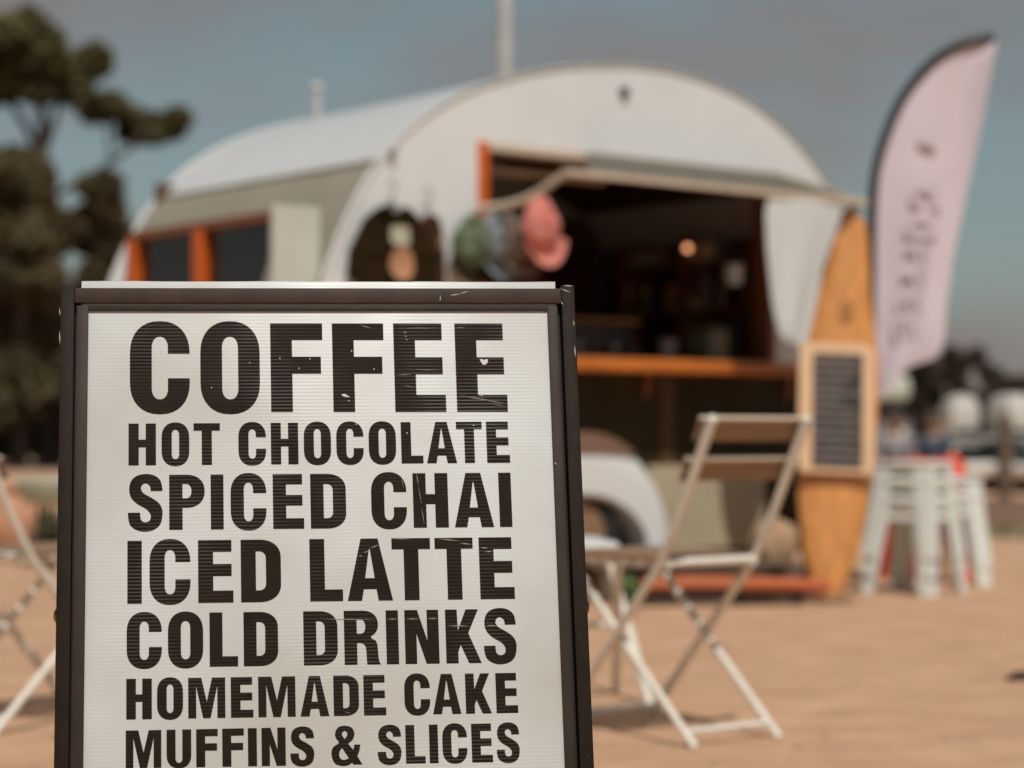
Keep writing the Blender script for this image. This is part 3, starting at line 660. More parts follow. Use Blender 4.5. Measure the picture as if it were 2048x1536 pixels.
# white pennant cloth under the right of the flap
p = V(0.86, -0.60, 1.86); t = thing('pennant_cloth', 'white tapering cloth hanging from the right end of the hatch flap', 'cloth', p, TH)
k = MB()
def pen(a, b):
    ks = [(0, 1545, 1692), (.14, 1538, 1686), (.38, 1541, 1661), (.69, 1550, 1629), (.84, 1557, 1616), (.95, 1568, 1606), (1.0, 1582, 1596)]
    for (b0, l0, r0), (b1, l1, r1) in zip(ks, ks[1:]):
        if b <= b1 + 1e-6: f = (b - b0) / (b1 - b0); lx, rx = l0 + (l1 - l0) * f, r0 + (r1 - r0) * f; break
    return ((lx + (rx - lx) * a - 1615) * 0.0034, 0.008 * math.sin(a * 9) * b - 0.012 * math.sin(math.pi * a), -0.685 * b)
k.grid(22, 20, pen); k.build('cloth_body', M['white_cloth'], t, True, solid=0.004)

# ------------------------------------------------------------------ surfboards, menu, flag
SB = at(1655, 1209, 9.6); SB.z = 0
def board_outline(keys, n=8): return catmull(keys, n)
lean = -R(14)     # leans back against the caravan
t = thing('surfboard', 'honey coloured wooden surfboard standing nose down against the caravan', 'surfboard', SB, 0)
hw = [(0.035, 0.0), (0.066, 0.042), (0.115, 0.185), (0.15, 0.38), (0.172, 0.582), (0.183, 0.90), (0.178, 1.12), (0.160, 1.24), (0.138, 1.36), (0.120, 1.50), (0.104, 1.68), (0.088, 1.80), (0.05, 1.87), (0.0, 1.89)]
hwc = catmull(hw, 4)
def bd(f=1.0): return [(x * f, z) for x, z in hwc] + [(-x * f, z) for x, z in reversed(hwc[:-1])]
rt = Matrix.Rotation(lean, 4, 'X') @ Matrix.Rotation(R(5.3), 4, 'Y')
k = MB()
N_ = len(hwc)
for sgn in (1, -1):      # domed faces
    k.grid(12, N_ - 1, lambda a, b, s=sgn: tuple(rt @ Vector(((2 * a - 1) * hwc[min(N_ - 1, round(b * (N_ - 1)))][0], s * 0.030 * (1 - (2 * a - 1) ** 2) ** 0.5, hwc[min(N_ - 1, round(b * (N_ - 1)))][1]))))
k.build('board_body', M['surf_wood'], t, True)
k = MB(); ring = [(0.026 * math.cos(a), 0.05 * math.sin(a)) for a in [2 * math.pi * i / 24 for i in range(24)]]
k.tube([tuple(rt @ Vector((x + 0.008, -0.034, z + 1.37))) for x, z in ring + ring[:1]], 0.005, 6); k.build('ring_mark', M['knot'], t, True)
k = MB(); k.prism([[(x * .5, z * .7) for x, z in ring]], lambda a, b, c: tuple(rt @ Vector((a + 0.008, c, b + 1.365))), -0.034, -0.030); k.build('centre_mark', M['knot'], t)
t = thing('surfboard', 'dark brown board standing behind the honey coloured surfboard', 'surfboard', at(1643, 1195, 9.72) * 1.0, 0); t.location.z = 0
k = MB()
rt2 = Matrix.Rotation(R(-14), 4, 'X') @ Matrix.Rotation(R(6.4), 4, 'Y')
for sgn in (1, -1):
    k.grid(12, N_ - 1, lambda a, b, s=sgn: tuple(rt2 @ Vector(((2 * a - 1) * hwc[min(N_ - 1, round(b * (N_ - 1)))][0] * 0.95, s * 0.025 * (1 - (2 * a - 1) ** 2) ** 0.5, hwc[min(N_ - 1, round(b * (N_ - 1)))][1] * 0.99))))
k.build('board_body', M['surf_dark'], t, True)
# menu board fixed in front of the surfboard
mc = at(1671, 948, 9.68)
t = thing('menu_board', 'black chalkboard menu in a pale round-shouldered wooden frame', 'menu board', mc, 0)
W2, H2 = 0.174, 0.70
outl = [(-W2 + 0.015, 0), (W2 - 0.015, 0), (W2, 0.02), (W2, 0.60), (W2 - 0.03, 0.622), (-W2 + 0.03, 0.622), (-W2, 0.60), (-W2, 0.02)]
rt3 = Matrix.Rotation(R(-14), 4, 'X') @ Matrix.Rotation(R(2.6), 4, 'Y')
k = MB(); k.prism([outl], lambda a, b, c: tuple(rt3 @ Vector((a, c, b))), -0.02, 0.0); k.build('board_frame', M['menu_frame'], t)
bx0, bx1, bz0, bz1 = -0.112, 0.120, 0.026, 0.572
k = MB(); k.prism([[(bx0, bz0), (bx1, bz0), (bx1, bz1), (bx0, bz1)]], lambda a, b, c: tuple(rt3 @ Vector((a, c, b))), -0.026, -0.019); cb = k.build('chalkboard', M['chalkboard'], t)
z = bz0 + 0.014
while z < bz1 - 0.03:
    k = MB(); h_ = random.uniform(0.018, 0.024); x = bx0 + 0.005; end = bx1 - random.choice((0.008, 0.008, 0.03, 0.09))
    while x < end - 0.012:
        wdt = min(random.uniform(0.018, 0.055), end - x)
        k.prism([[(x, z), (x + wdt, z), (x + wdt, z + h_ * random.uniform(.85, 1)), (x, z + h_)]], lambda a, b, c: tuple(rt3 @ Vector((a, c, b))), -0.0275, -0.0262)
        x += wdt + random.uniform(0.002, 0.005)
    k.build('writing_line', M['chalk'], cb); z += h_ + random.uniform(0.013, 0.024)

# feather flag
FD = 10.2
base = at(1742, 0, FD); base.z = 0
fl = thing('feather_flag', 'tall pale pink feather flag on a curved black pole', 'flag', base)
def fr_(px, py, dy=0.0): p = at(px, py, FD); return Vector((p.x - base.x, dy, p.z))
pole_px = [(1743, 1179), (1741, 800), (1743, 500), (1747, 380), (1757, 320), (1775, 262), (1800, 206), (1835, 155), (1880, 112), (1930, 86), (1988, 74)]
pc = catmull(pole_px, 5)
k = MB(); k.tube([fr_(x, y, 0.0) for x, y in pc], [0.017 if y > 700 else 0.024 for x, y in pc], 10); k.build('pole', M['flag_pole'], fl, True)
left = catmull([(1746, 800), (1744, 640), (1746, 480), (1750, 385), (1760, 325), (1778, 268), (1803, 212), (1838, 162), (1883, 119), (1932, 94), (1984, 82)], 4)
right = catmull([(1760, 800), (1812, 738), (1880, 705), (1896, 600), (1912, 500), (1932, 400), (1950, 310), (1966, 225), (1978, 150), (1986, 105), (1992, 84)], 4)
k = MB(); nL = len(left) - 1
def flag_pt(a, b, off=0.0):
    j = b * nL; i = min(nL - 1, int(j)); f = j - i
    lx = left[i][0] * (1 - f) + left[i + 1][0] * f; ly = left[i][1] * (1 - f) + left[i + 1][1] * f
    rx = right[i][0] * (1 - f) + right[i + 1][0] * f; ry = right[i][1] * (1 - f) + right[i + 1][1] * f
    return fr_(lx + (rx - lx) * a, ly + (ry - ly) * a, off + 0.03 * math.sin(a * 5 + b * 7) * a)
k.grid(14, nL * 2, lambda a, b: flag_pt(a, b)); k.build('sail', M['flag_pink'], fl, True, solid=0.002)

# ------------------------------------------------------------------ glyphs (unit cap height)
SW, BH = 0.235, 0.188
def sup(cx, cy, rx, ry, a0, a1, n=2.25, k=16):
    o = []
    for i in range(k + 1):
        a = R(a0 + (a1 - a0) * i / k); c, s = math.cos(a), math.sin(a)
        o.append((cx + rx * math.copysign(abs(c) ** (2 / n), c), cy + ry * math.copysign(abs(s) ** (2 / n), s)))
    return o
def glyph(ch, w):
    s, b = SW, BH
    if ch in 'CO':
        ow = w / 2; iw = (w - 2 * s) / 2
        outer_t = sup(ow, 0.66, ow, 0.365, 0, 180); outer_b = sup(ow, 0.335, ow, 0.36, 180, 360)
        in_t = sup(ow, 0.72, iw, 0.128, 0, 180); in_b = sup(ow, 0.27, iw, 0.128, 180, 360)
        if ch == 'O': return [outer_t + outer_b, in_t + in_b]
        return [[(w - s, 0.655), (w, 0.655)] + outer_t + outer_b + [(w, 0.378), (w - s, 0.378)] + list(reversed(in_b)) + list(reversed(in_t))]
    if ch == 'F': return [[(0, 0), (s, 0), (s, .43), (w * .965, .43), (w * .965, .622), (s, .622), (s, .81), (w, .81), (w, 1), (0, 1)]]
    if ch == 'E': return [[(0, 0), (w, 0), (w, .192), (s, .192), (s, .423), (w * .955, .423), (w * .955, .616), (s, .616), (s, .81), (w * .955, .81), (w * .955, 1), (0, 1)]]
    if ch == 'H': return [[(0, 0), (s, 0), (s, .43), (w - s, .43), (w - s, 0), (w, 0), (w, 1), (w - s, 1), (w - s, .614), (s, .614), (s, 1), (0, 1)]]
    if ch == 'I': return [[(0, 0), (w, 0), (w, 1), (0, 1)]]
    if ch == 'L': return [[(0, 0), (w, 0), (w, b), (s, b), (s, 1), (0, 1)]]
    if ch == 'T':
        c = w / 2 - s / 2; return [[(c, 0), (c + s, 0), (c + s, .82), (w, .82), (w, 1), (0, 1), (0, .82), (c, .82)]]
    if ch == 'A':
        return [[(0, 0), (.315 * w, 0), (.36 * w, .185), (.64 * w, .185), (.685 * w, 0), (w, 0), (.69 * w, 1), (.31 * w, 1)],
                [(.395 * w, .362), (.605 * w, .362), (.51 * w, .83), (.49 * w, .83)]]
    if ch == 'D':
        rx = w * .55
        return [[(0, 0)] + sup(w - rx, .29, rx, .29, 270, 360) + sup(w - rx, .71, rx, .29, 0, 90) + [(0, 1)],
                [(s, b)] + sup(w - s - .11, b + .115, .11, .115, 270, 360) + sup(w - s - .11, 1 - b - .115, .11, .115, 0, 90) + [(s, 1 - b)]]
    if ch == 'P':
        rx = w * .52
        return [[(0, 0), (s, 0), (s, .398)] + sup(w - rx, .70, rx, .302, 270, 360) + sup(w - rx, .70, rx, .30, 0, 90) + [(0, 1)],
                [(s, .57)] + sup(w - s - .10, .70, .10, .13, 270, 360) + sup(w - s - .10, .705, .10, .127, 0, 90) + [(s, .832)]]
    if ch == 'R':
        rx = w * .42; W_ = w * .94
        bowl = sup(W_ - rx, .735, rx, .24, 300, 360, 2.2, 8) + sup(W_ - rx, .74, rx, .26, 0, 90, 2.2, 12)
        leg = [(W_ * .80, .485), (W_ * .93, .44), (W_ * .975, .36), (W_ * .985, .24), (W_ * 1.0, .10), (w * .97, .03), (w, .008), (w, 0)]
        inner = [(.625 * w, 0), (.61 * w, .10), (.605 * w, .24), (.59 * w, .33), (.53 * w, .385), (.44 * w, .40), (s, .40)]
        return [[(s, 0), (0, 0), (0, 1)] + list(reversed(bowl)) + leg + inner,
                [(s, .572)] + sup(W_ - s - .09, .70, .09, .128, 270, 360) + sup(W_ - s - .09, .707, .09, .125, 0, 90) + [(s, .832)]]
    if ch == 'N': return [[(0, 0), (.215, 0), (.215, .56), (w * .62, 0), (w, 0), (w, 1), (w - .215, 1), (w - .215, .43), (.375 * w, 1), (0, 1)]]
    if ch == 'M': return [[(0, 0), (.215 * w, 0), (.215 * w, .79), (.40 * w, 0), (.60 * w, 0), (.785 * w, .79), (.785 * w, 0), (w, 0), (w, 1), (.645 * w, 1), (.5 * w, .41), (.355 * w, 1), (0, 1)]]
    if ch == 'U':
        ow = w / 2; iw = (w - 2 * s) / 2
        return [[(0, 1)] + sup(ow, .33, ow, .352, 180, 360) + [(w, 1), (w - s, 1)] + list(reversed(sup(ow, .25, iw, .125, 180, 360))) + [(s, 1)]]
    if ch == 'K': return [[(0, 0), (.345 * w, 0), (.345 * w, .215), (.42 * w, .34), (.645 * w, 0), (w, 0), (.645 * w, .557), (.94 * w, 1), (.588 * w, 1), (.35 * w, .61), (.335 * w, 1), (0, 1)]]
    def nx(x, y): return ((x - 78) / 354 * w, (657 - y) / 567)
    if ch == 'S':
        top = [(312, 257), (303, 205), (262, 177), (222, 195), (213, 240), (243, 283), (320, 326), (392, 378), (425, 432), (433, 500), (410, 598), (345, 655), (252, 674), (165, 656), (100, 605), (79, 520), (78, 478)]
        bot = [(203, 478), (205, 525), (218, 562), (255, 578), (297, 563), (312, 522), (303, 485), (262, 440), (170, 386), (110, 322), (90, 240), (108, 155), (165, 100), (262, 79), (355, 98), (412, 150), (431, 225), (432, 257)]
        return [catmull([nx(*p) for p in top], 4) + catmull([nx(*p) for p in bot], 4)]
    def na(x, y): return ((x - 110) / 293 * w, (1497 - y) / 370)
    if ch == '&':
        o1 = [(320, 1355), (328, 1305)]; o2 = [(387, 1305), (378, 1360), (357, 1418)]; o3 = [(403, 1497), (318, 1497), (305, 1478)]
        o4 = catmull([na(*p) for p in [(305, 1478), (268, 1502), (205, 1508), (140, 1482), (110, 1400), (125, 1330), (182, 1285), (155, 1240), (148, 1190), (178, 1136), (240, 1121), (306, 1140), (332, 1195), (316, 1255), (270, 1295)]], 4)
        h1 = catmull([na(*p) for p in [(240, 1170), (265, 1195), (257, 1222), (240, 1247), (220, 1222), (213, 1195)]], 4, True)
        h2 = [na(212, 1335)] + catmull([na(*p) for p in [(212, 1335), (190, 1365), (183, 1405), (200, 1442), (235, 1450), (275, 1435)]], 4)[1:]
        return [[na(*p) for p in o1 + o2] + [na(*p) for p in o3[:2]] + o4, h1, h2]
# faint vertical lettering on the flag: COFFEE read from the top down
k = MB()
yy = [(365, 1.0), (428, 1.0), (487, .8), (535, .8), (583, .8), (631, .8)]
for ch, (y0, sc_) in zip('COFFEE', yy):
    wch = 0.62
    for lp_ in [glyph(ch, wch)]:
        H_ = 62.0 * sc_; cxp = 1862 - (y0 - 300) * 0.145
        k.sheet(lp_, lambda a, b: fr_(cxp - 31 * sc_ + b * H_ - a * 0.62 * 8, y0 + a / wch * 44 * (1.15 if sc_ == 1 else 1), -0.035))
lt = k.build('lettering', M['flag_print'], fl)
k = MB(); k.sheet([[(0, 0), (1, 0), (.86, .75), (.5, 1), (.14, .75)]], lambda a, b: fr_(1832 + a * 46, 268 + b * 26, -0.035)); k.build('emblem', M['flag_print'], fl)

# ------------------------------------------------------------------ foreground A-frame sign
RM = Matrix(((0.99285499, -0.11456297, -0.03338103), (0.11911841, 0.96808666, 0.22049724), (0.00705491, -0.22289808, 0.97481623)))
TL = Vector((-0.53900024, 2.50861897, 0.92734042))
VB = -0.949                                   # foot of the frame along the leaning plane
sb = TL + RM @ Vector((0.31, 0, VB))
sign = thing('sandwich_board', 'black framed sandwich board listing coffee and cakes in the foreground', 'sign', sb)
sign.rotation_euler = RM.to_euler()
def S(u, n, v): return (u - 0.31, n, v - VB)
def sbox(u0, u1, n0, n1, v0, v1, name, m, bev=0.0012, parent=None, top=None):
    k = MB(); a = S(u0, n0, v0); c = S(u1, n1, v1); k.box(a, c, bev=bev); return k.build(name, m, parent or sign, True)
sbox(0.0, 0.0163, 0.0, 0.020, -0.949, 0.0015, 'frame_stile', M['frame'])
sbox(0.6035, 0.6200, 0.0, 0.020, -0.949, 0.0030, 'frame_stile', M['frame'])
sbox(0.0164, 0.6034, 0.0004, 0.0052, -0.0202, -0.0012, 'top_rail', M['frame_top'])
sbox(0.0164, 0.6034, 0.0110, 0.020, -0.0202, -0.0025, 'back_rail', M['frame'])
sbox(0.0164, 0.6034, 0.0004, 0.020, -0.905, -0.885, 'bottom_rail', M['frame'])
sbox(0.0185, 0.0326, 0.0030, 0.0052, -0.884, -0.0225, 'channel', M['channel'], 0.0005)
sbox(0.5862, 0.5985, 0.0030, 0.0052, -0.884, -0.0225, 'channel', M['channel'], 0.0005)
sbox(0.0328, 0.5860, 0.0034, 0.0052, -0.0290, -0.0225, 'channel', M['channel'], 0.0005)
sbox(0.0165, 0.6033, 0.0125, 0.0135, -0.884, -0.021, 'backing', M['gap'], 0)
panel = sbox(0.0238, 0.5974, 0.0062, 0.0102, -0.884, 0.0085, 'panel', M['corflute'], 0.0003)
# top edges of two further sheets standing a little proud behind the rail
for n0, v1, u0, u1 in ((0.0106, 0.0098, 0.0236, 0.5976), (0.0146, 0.0088, 0.030, 0.5955)):
    k = MB(); nseg = 40
    pts = [(u0 + (u1 - u0) * i / nseg, v1 + 0.0004 * math.sin(i * .5) - (0.0012 if i in (26, 27) else 0)) for i in range(nseg + 1)]
    k.prism([[(u0, -0.018)] + [(u1, -0.018)] + list(reversed(pts))], lambda a, b, c: S(a, c, b), n0 - 0.0003, n0 + 0.003)
    k.build('spare_sheet', M['corflute'], sign)
for u_, a_ in ((0.0, 180), (0.620, 0)):
    k = MB(); T2 = Matrix.Translation(S(u_, 0.010, -0.3945)) @ Matrix.Rotation(R(-90 if a_ == 180 else 90), 4, 'Y')
    k.lathe([(0.0085, 0), (0.008, 0.0012), (0.006, 0.0028), (0.002, 0.0038)], 16, T=T2); k.build('rivet', M['rivet'], sign, True)
LINES = [
  (-152.83,-0.0054,-43.76,-0.0016,[('C',81.1,151.6),('O',164.2,234.8),('F',247.7,310.2),('F',322.0,384.1),('E',396.2,457.8),('E',470.9,532.6)]),
  (-217.84,-0.0017,-167.29,-0.0008,[('H',79.6,111.6),('O',118.2,150.6),('T',155.7,186.7),('C',208.4,241.0),('H',246.8,279.2),('O',285.8,318.1),('C',324.5,357.0),('O',363.2,395.8),('L',402.0,428.3),('A',432.5,468.8),('T',468.7,499.9),('E',505.1,533.0)]),
  (-295.19,-0.0039,-229.39,-0.0027,[('S',79.1,119.0),('P',126.9,168.3),('I',175.3,190.3),('C',198.6,240.5),('E',248.2,284.6),('D',292.5,334.5),('C',364.5,406.7),('H',414.4,456.3),('A',463.5,510.6),('I',517.6,532.6)]),
  (-382.22,-0.0033,-307.92,-0.0033,[('I',78.5,95.1),('C',104.0,151.2),('E',160.1,200.8),('D',209.7,256.4),('L',290.2,328.7),('A',334.1,387.4),('T',387.2,432.9),('T',438.4,483.8),('E',491.1,532.2)]),
  (-456.41,-0.0061,-393.3,-0.0048,[('C',77.8,118.0),('O',125.0,165.4),('L',172.8,205.4),('D',212.1,251.9),('D',281.5,321.2),('R',328.9,371.3),('I',378.1,392.6),('N',400.1,440.1),('K',448.2,489.8),('S',493.2,531.7)]),
  (-515.78,-0.0057,-469.2,-0.0049,[('H',77.4,106.5),('O',112.4,142.0),('M',147.9,190.3),('E',196.7,222.4),('M',228.2,271.0),('A',276.5,309.9),('D',315.1,344.5),('E',350.1,376.0),('C',397.6,427.6),('A',430.6,463.8),('K',469.3,499.7),('E',505.2,530.8)]),
  (-571.11,-0.0085,-528.5,-0.0038,[('M',76.9,117.1),('U',123.1,151.1),('F',156.7,181.3),('F',186.4,211.1),('I',215.7,225.9),('N',231.3,258.9),('S',264.2,291.5),('&',311.4,346.9),('S',365.0,392.3),('L',397.5,420.3),('I',425.1,435.3),('C',440.4,469.3),('E',474.5,499.0),('S',503.8,530.6)]),
]
WORDS = ['COFFEE', 'HOT CHOCOLATE', 'SPICED CHAI', 'ICED LATTE', 'COLD DRINKS', 'HOMEMADE CAKE', 'MUFFINS & SLICES']
for (vb, sl, vt, st, Ls), wd in zip(LINES, WORDS):
    k = MB()
    for ch, u0, u1 in Ls:
        um = (u0 + u1) / 2
        def base_v(u): return (vb + sl * u) / 1000
        def top_v(u): return (vt + st * u) / 1000
        ch_h = (top_v(um) - base_v(um)); wdt = (u1 - u0) / 1000 / ch_h
        def f3(a, b):
            u = u0 / 1000 + a * ch_h; bv = base_v(u * 1000); hv = top_v(u * 1000) - bv; v = bv + b * hv
            return S(u - 0.0055 * v, 0.0059, v)
        k.sheet(glyph(ch, wdt), f3)
    o = k.build('lettering', M['ink'], panel); o['label'] = 'printed line reading ' + wd
    # make every face look at the camera side
    bm = bmesh.new(); bm.from_mesh(o.data)
    for f in bm.faces:
        if f.normal.y > 0: f.normal_flip()
    bm.to_mesh(o.data); bm.free()
# chips and scuffs in the print, where the photo shows them
def chip(pts, m, n=0.0057, name='chip'):
    k = MB(); k.sheet([pts], lambda a, b: S(a / 1000, n, b / 1000)); o = k.build(name, m, panel)
    bm = bmesh.new(); bm.from_mesh(o.data)
    for f in bm.faces:
        if f.normal.y > 0: f.normal_flip()
    bm.to_mesh(o.data); bm.free(); return o
def cp(px, py):      # photo position on the leaning panel, in millimetres
    ray = Vector(((px - CX) / FPX, 1, -(py - HY) / FPX)); C0 = Vector((0, 0, CAMH)); nn = RM @ Vector((0, 1, 0))
    tt = (TL - C0).dot(nn) / ray.dot(nn); l = RM.transposed() @ (C0 + tt * ray - TL); return (l.x * 1000, l.z * 1000)
def c2(X, Y): return cp(640 + X / 4.8, 620 + Y / 4.8)
chip([c2(*p) for p in ((1536, 462), (1565, 459), (1578, 472), (1590, 460), (1618, 462), (1614, 492), (1592, 514), (1566, 512), (1552, 490))], M['flake'])
chip([c2(*p) for p in ((205, 800), (238, 792), (262, 808), (292, 826), (250, 824), (222, 815))], M['flake'])
for X, Y in ((305, 381), (522, 556), (278, 860), (350, 1084), (838, 1170), (1556, 810), (1478, 1096)):
    chip([c2(X + 7 * math.cos(a), Y + 6 * math.sin(a)) for a in [i * 1.05 for i in range(6)]], M['flake'], name='fleck')
for X, Y in ((1535, 452), (1823, 457), (1245, 495), (877, 734), (1720, 548)):
    chip([cp(240 + (X + 6 * math.cos(a)) / 4.8, 620 + (Y + 6 * math.sin(a)) / 4.8) for a in [i * 1.05 for i in range(6)]], M['flake'], name='fleck')
def scr(p, q, th, name='scratch'):
    dx, dy = q[0] - p[0], q[1] - p[1]; L = math.hypot(dx, dy); nx_, ny_ = -dy / L * th, dx / L * th
    mid = ((p[0] + q[0]) / 2, (p[1] + q[1]) / 2)
    chip([p, (mid[0] + nx_, mid[1] + ny_), q, (mid[0] - nx_, mid[1] - ny_)], M['scratch'], name=name)
for a_, b_, th in (((1330, 808), (1600, 850), .35), ((1440, 830), (1690, 862), .5), ((1560, 850), (1808, 890), .35), ((1640, 885), (1806, 920), .25), ((730, 612), (900, 606), .4),
                   ((800, 705), (920, 740), .3), ((740, 162), (1175, 160), .35), ((1300, 158), (1400, 155), .4), ((900, 560), (1150, 566), .4), ((380, 130), (500, 165), .5),
                   ((805, 200), (835, 205), .9), ((815, 238), (840, 240), .8), ((825, 272), (845, 272), .8)):
    scr(c2(*a_), c2(*b_), th)
def c4(X, Y): return cp(640 + X / 5.12, 930 + Y / 5.12)
for a_, b_, th in (((1195, 745), (1440, 768), .6), ((1430, 790), (1560, 804), .7), ((450, 888), (500, 872), .7), ((510, 845), (612, 806), .6), ((395, 922), (440, 922), .6),
                   ((1650, 838), (1725, 842), .8), ((1690, 880), (1775, 876), .8), ((990, 70), (1012, 200), .5), ((1010, 200), (1045, 400), .35), ((1045, 420), (1072, 610), .35),
                   ((835, 110), (862, 235), .3), ((745, 750), (940, 748), .35)):
    scr(c4(*a_), c4(*b_), th)
def c6(X, Y): return cp(640 + X / 4.712, 1210 + Y / 4.712)
for a_, b_, th in (((5, 128), (540, 130), .45), ((632, 126), (745, 126), .6), ((806, 124), (945, 124), .6), ((1010, 121), (1120, 121), .6), ((1198, 188), (1420, 190), .6), ((1560, 186), (1680, 188), .6), ((225, 1000), (300, 1016), .25)):
    scr(c6(*a_), c6(*b_), th)
# worn corner scratches on the steel frame
def fscr(p, q, th, n=-0.0002):
    a, c = cp(*p), cp(*q); dx, dy = c[0] - a[0], c[1] - a[1]; L = math.hypot(dx, dy); nx_, ny_ = -dy / L * th, dx / L * th
    mid = ((a[0] + c[0]) / 2, (a[1] + c[1]) / 2); k = MB()
    k.sheet([[a, (mid[0] + nx_, mid[1] + ny_), c, (mid[0] - nx_, mid[1] - ny_)]], lambda x, y: S(x / 1000, n, y / 1000)); k.build('scratch', M['flake'], sign)
for p_, q_, th in (((881, 590), (880, 603), .4), ((899, 591), (920, 588), .45), ((918, 588), (938, 582), .4), ((1120, 577), (1142, 585), .4), ((1122, 603), (1126, 610), .4),
                   ((1126, 571), (1146, 572), .5), ((1108, 925), (1114, 929), .4), ((1149, 690), (1151, 715), .45), ((119, 660), (120, 690), .4), ((119, 615), (120, 632), .4), ((1147, 640), (1148, 652), .35)):
    fscr(p_, q_, th)
# rear leg frame, hinged at the top and leaning the other way
rr_ = Matrix.Rotation(R(25.5), 4, 'X')
def sr(u0, u1, n0, n1, v0, v1, name, m):
    k = MB(); k.box((u0 - 0.31, n0, v0), (u1 - 0.31, n1, v1), T=Matrix.Translation((0, 0.024, 0.945)) @ rr_, bev=0.001); return k.build(name, m, sign, True)
sr(0.004, 0.020, 0.0, 0.02, -0.942, -0.006, 'rear_stile', M['frame']); sr(0.600, 0.616, 0.0, 0.02, -0.942, -0.006, 'rear_stile', M['frame'])
sr(0.0201, 0.5999, 0.0, 0.02, -0.028, -0.008, 'rear_rail', M['frame']); sr(0.0201, 0.5999, 0.0, 0.02, -0.905, -0.885, 'rear_rail', M['frame'])
sr(0.0202, 0.5998, 0.010, 0.0135, -0.884, -0.029, 'rear_panel', M['corflute'])

# ------------------------------------------------------------------ folding bistro chairs (local x across, y towards the back, z up)
def make_chair(label, loc, rz, wd=0.31):
    t = thing('folding_chair', label, 'chair', loc, rz, 'cream folding chairs')
    for x in (0.0, wd):
        k = MB(); k.tube([(x, 0.0, 0.0), (x, 0.20, 0.22), (x, 0.40, 0.435), (x, 0.47, 0.555), (x, 0.585, 0.783)], [0.0115] * 4 + [0.013], 10); k.ball((x, 0.586, 0.785), 0.0135); k.build('back_rail', M['chair_metal'], t, True)
        xi = x + (0.016 if x == 0 else -0.016)
        k = MB(); k.tube([(xi, 0.51, 0.0), (xi, 0.26, 0.22), (xi, 0.03, 0.43)], 0.0105, 10); k.build('leg', M['chair_metal'], t, True)
        k = MB(); k.bar((xi, 0.02, 0.435), (xi, 0.42, 0.435), 0.018, 0.012, (0, 0, 1)); k.build('seat_rail', M['chair_metal'], t)
    k = MB(); k.tube([(0.0, 0.405, 0.438), (wd, 0.405, 0.438)], 0.012); k.build('seat_crossbar', M['chair_metal'], t, True)
    k = MB(); k.tube([(0.016, 0.475, 0.035), (wd - 0.016, 0.475, 0.035)], 0.009); k.build('foot_bar', M['chair_metal'], t, True)
    k = MB(); k.tube([(0.0, 0.03, 0.033), (wd, 0.03, 0.033)], 0.008); k.build('foot_bar', M['chair_metal'], t, True)
    for i in range(6):
        k = MB(); y = 0.012 + i * 0.064; k.box((-0.01, y, 0.444), (wd + 0.01, y + 0.048, 0.456), bev=0.002); k.build('seat_slat', M['chair_slat'], t)
    for (y, z) in ((0.575, 0.777), (0.525, 0.680)):
        Tm = Matrix.Translation((0, y, z)) @ Matrix.Rotation(R(-25), 4, 'X')
        k = MB(); k.box((-0.018, -0.020, -0.052), (wd + 0.018, -0.012, 0.002), T=Tm, bev=0.002); k.build('back_slat', M['chair_slat'], t)
        k = MB(); k.box((-0.018, -0.022, 0.0025), (wd + 0.018, -0.008, 0.011), T=Tm, bev=0.002); k.build('slat_edge', M['cream_rail'], t)
    return t
CA = math.atan2(-0.6, -0.8)
# local y (back) = (0.6,-0.8) world, local x = (-0.8,-0.6)?  choose rotation so that y maps to (0.6,-0.8)
rz_y = math.atan2(-0.6, -0.8)                 # rotation whose y axis is (-sin, cos) = (0.6, -0.8)
ax = Vector((math.cos(rz_y), math.sin(rz_y)))  # = (-0.8,-0.6)
o_far = Vector((0.426, 5.01)) - Vector((0.6, -0.8)) * 0.51 + Vector((0.8, 0.6)) * 0.31
chair = make_chair('cream folding chair with brown slats standing alone right of the sign', (o_far.x, o_far.y, 0), rz_y)
# mirrored placing on the left: back towards (-0.6,-0.8)
rzl = math.atan2(0.6, -0.8)
o_l = Vector((-1.285, 5.24)) - Vector((-0.6, -0.8)) * 0.51
chair_l = copy_thing(chair, (o_l.x, o_l.y, 0), rzl, 'folding chair cut by the left edge of the photo, facing right')
# folding stool half hidden behind the sign
t = thing('folding_stool', 'low white folding stool half hidden behind the right side of the sign', 'stool', (0.17, 5.95, 0), R(8))
for x in (-0.15, 0.13):
    k = MB(); k.tube([(x - 0.03, -0.17, 0.42), (x + 0.03, 0.17, 0.0)], 0.013); k.tube([(x, 0.17, 0.42), (x + 0.06, -0.17, 0.0)], 0.013); k.build('leg', M['chair_metal'], t, True)
k = MB(); k.tube([(-0.17, 0.0, 0.21), (0.17, 0.0, 0.21)], 0.009); k.build('pivot_bar', M['chair_metal'], t, True)
for i in range(5):
    k = MB(); k.box((-0.2, -0.19 + i * 0.078, 0.425), (0.10, -0.13 + i * 0.078, 0.455), bev=0.006); k.build('seat_slat', M['van_white'], t, True)

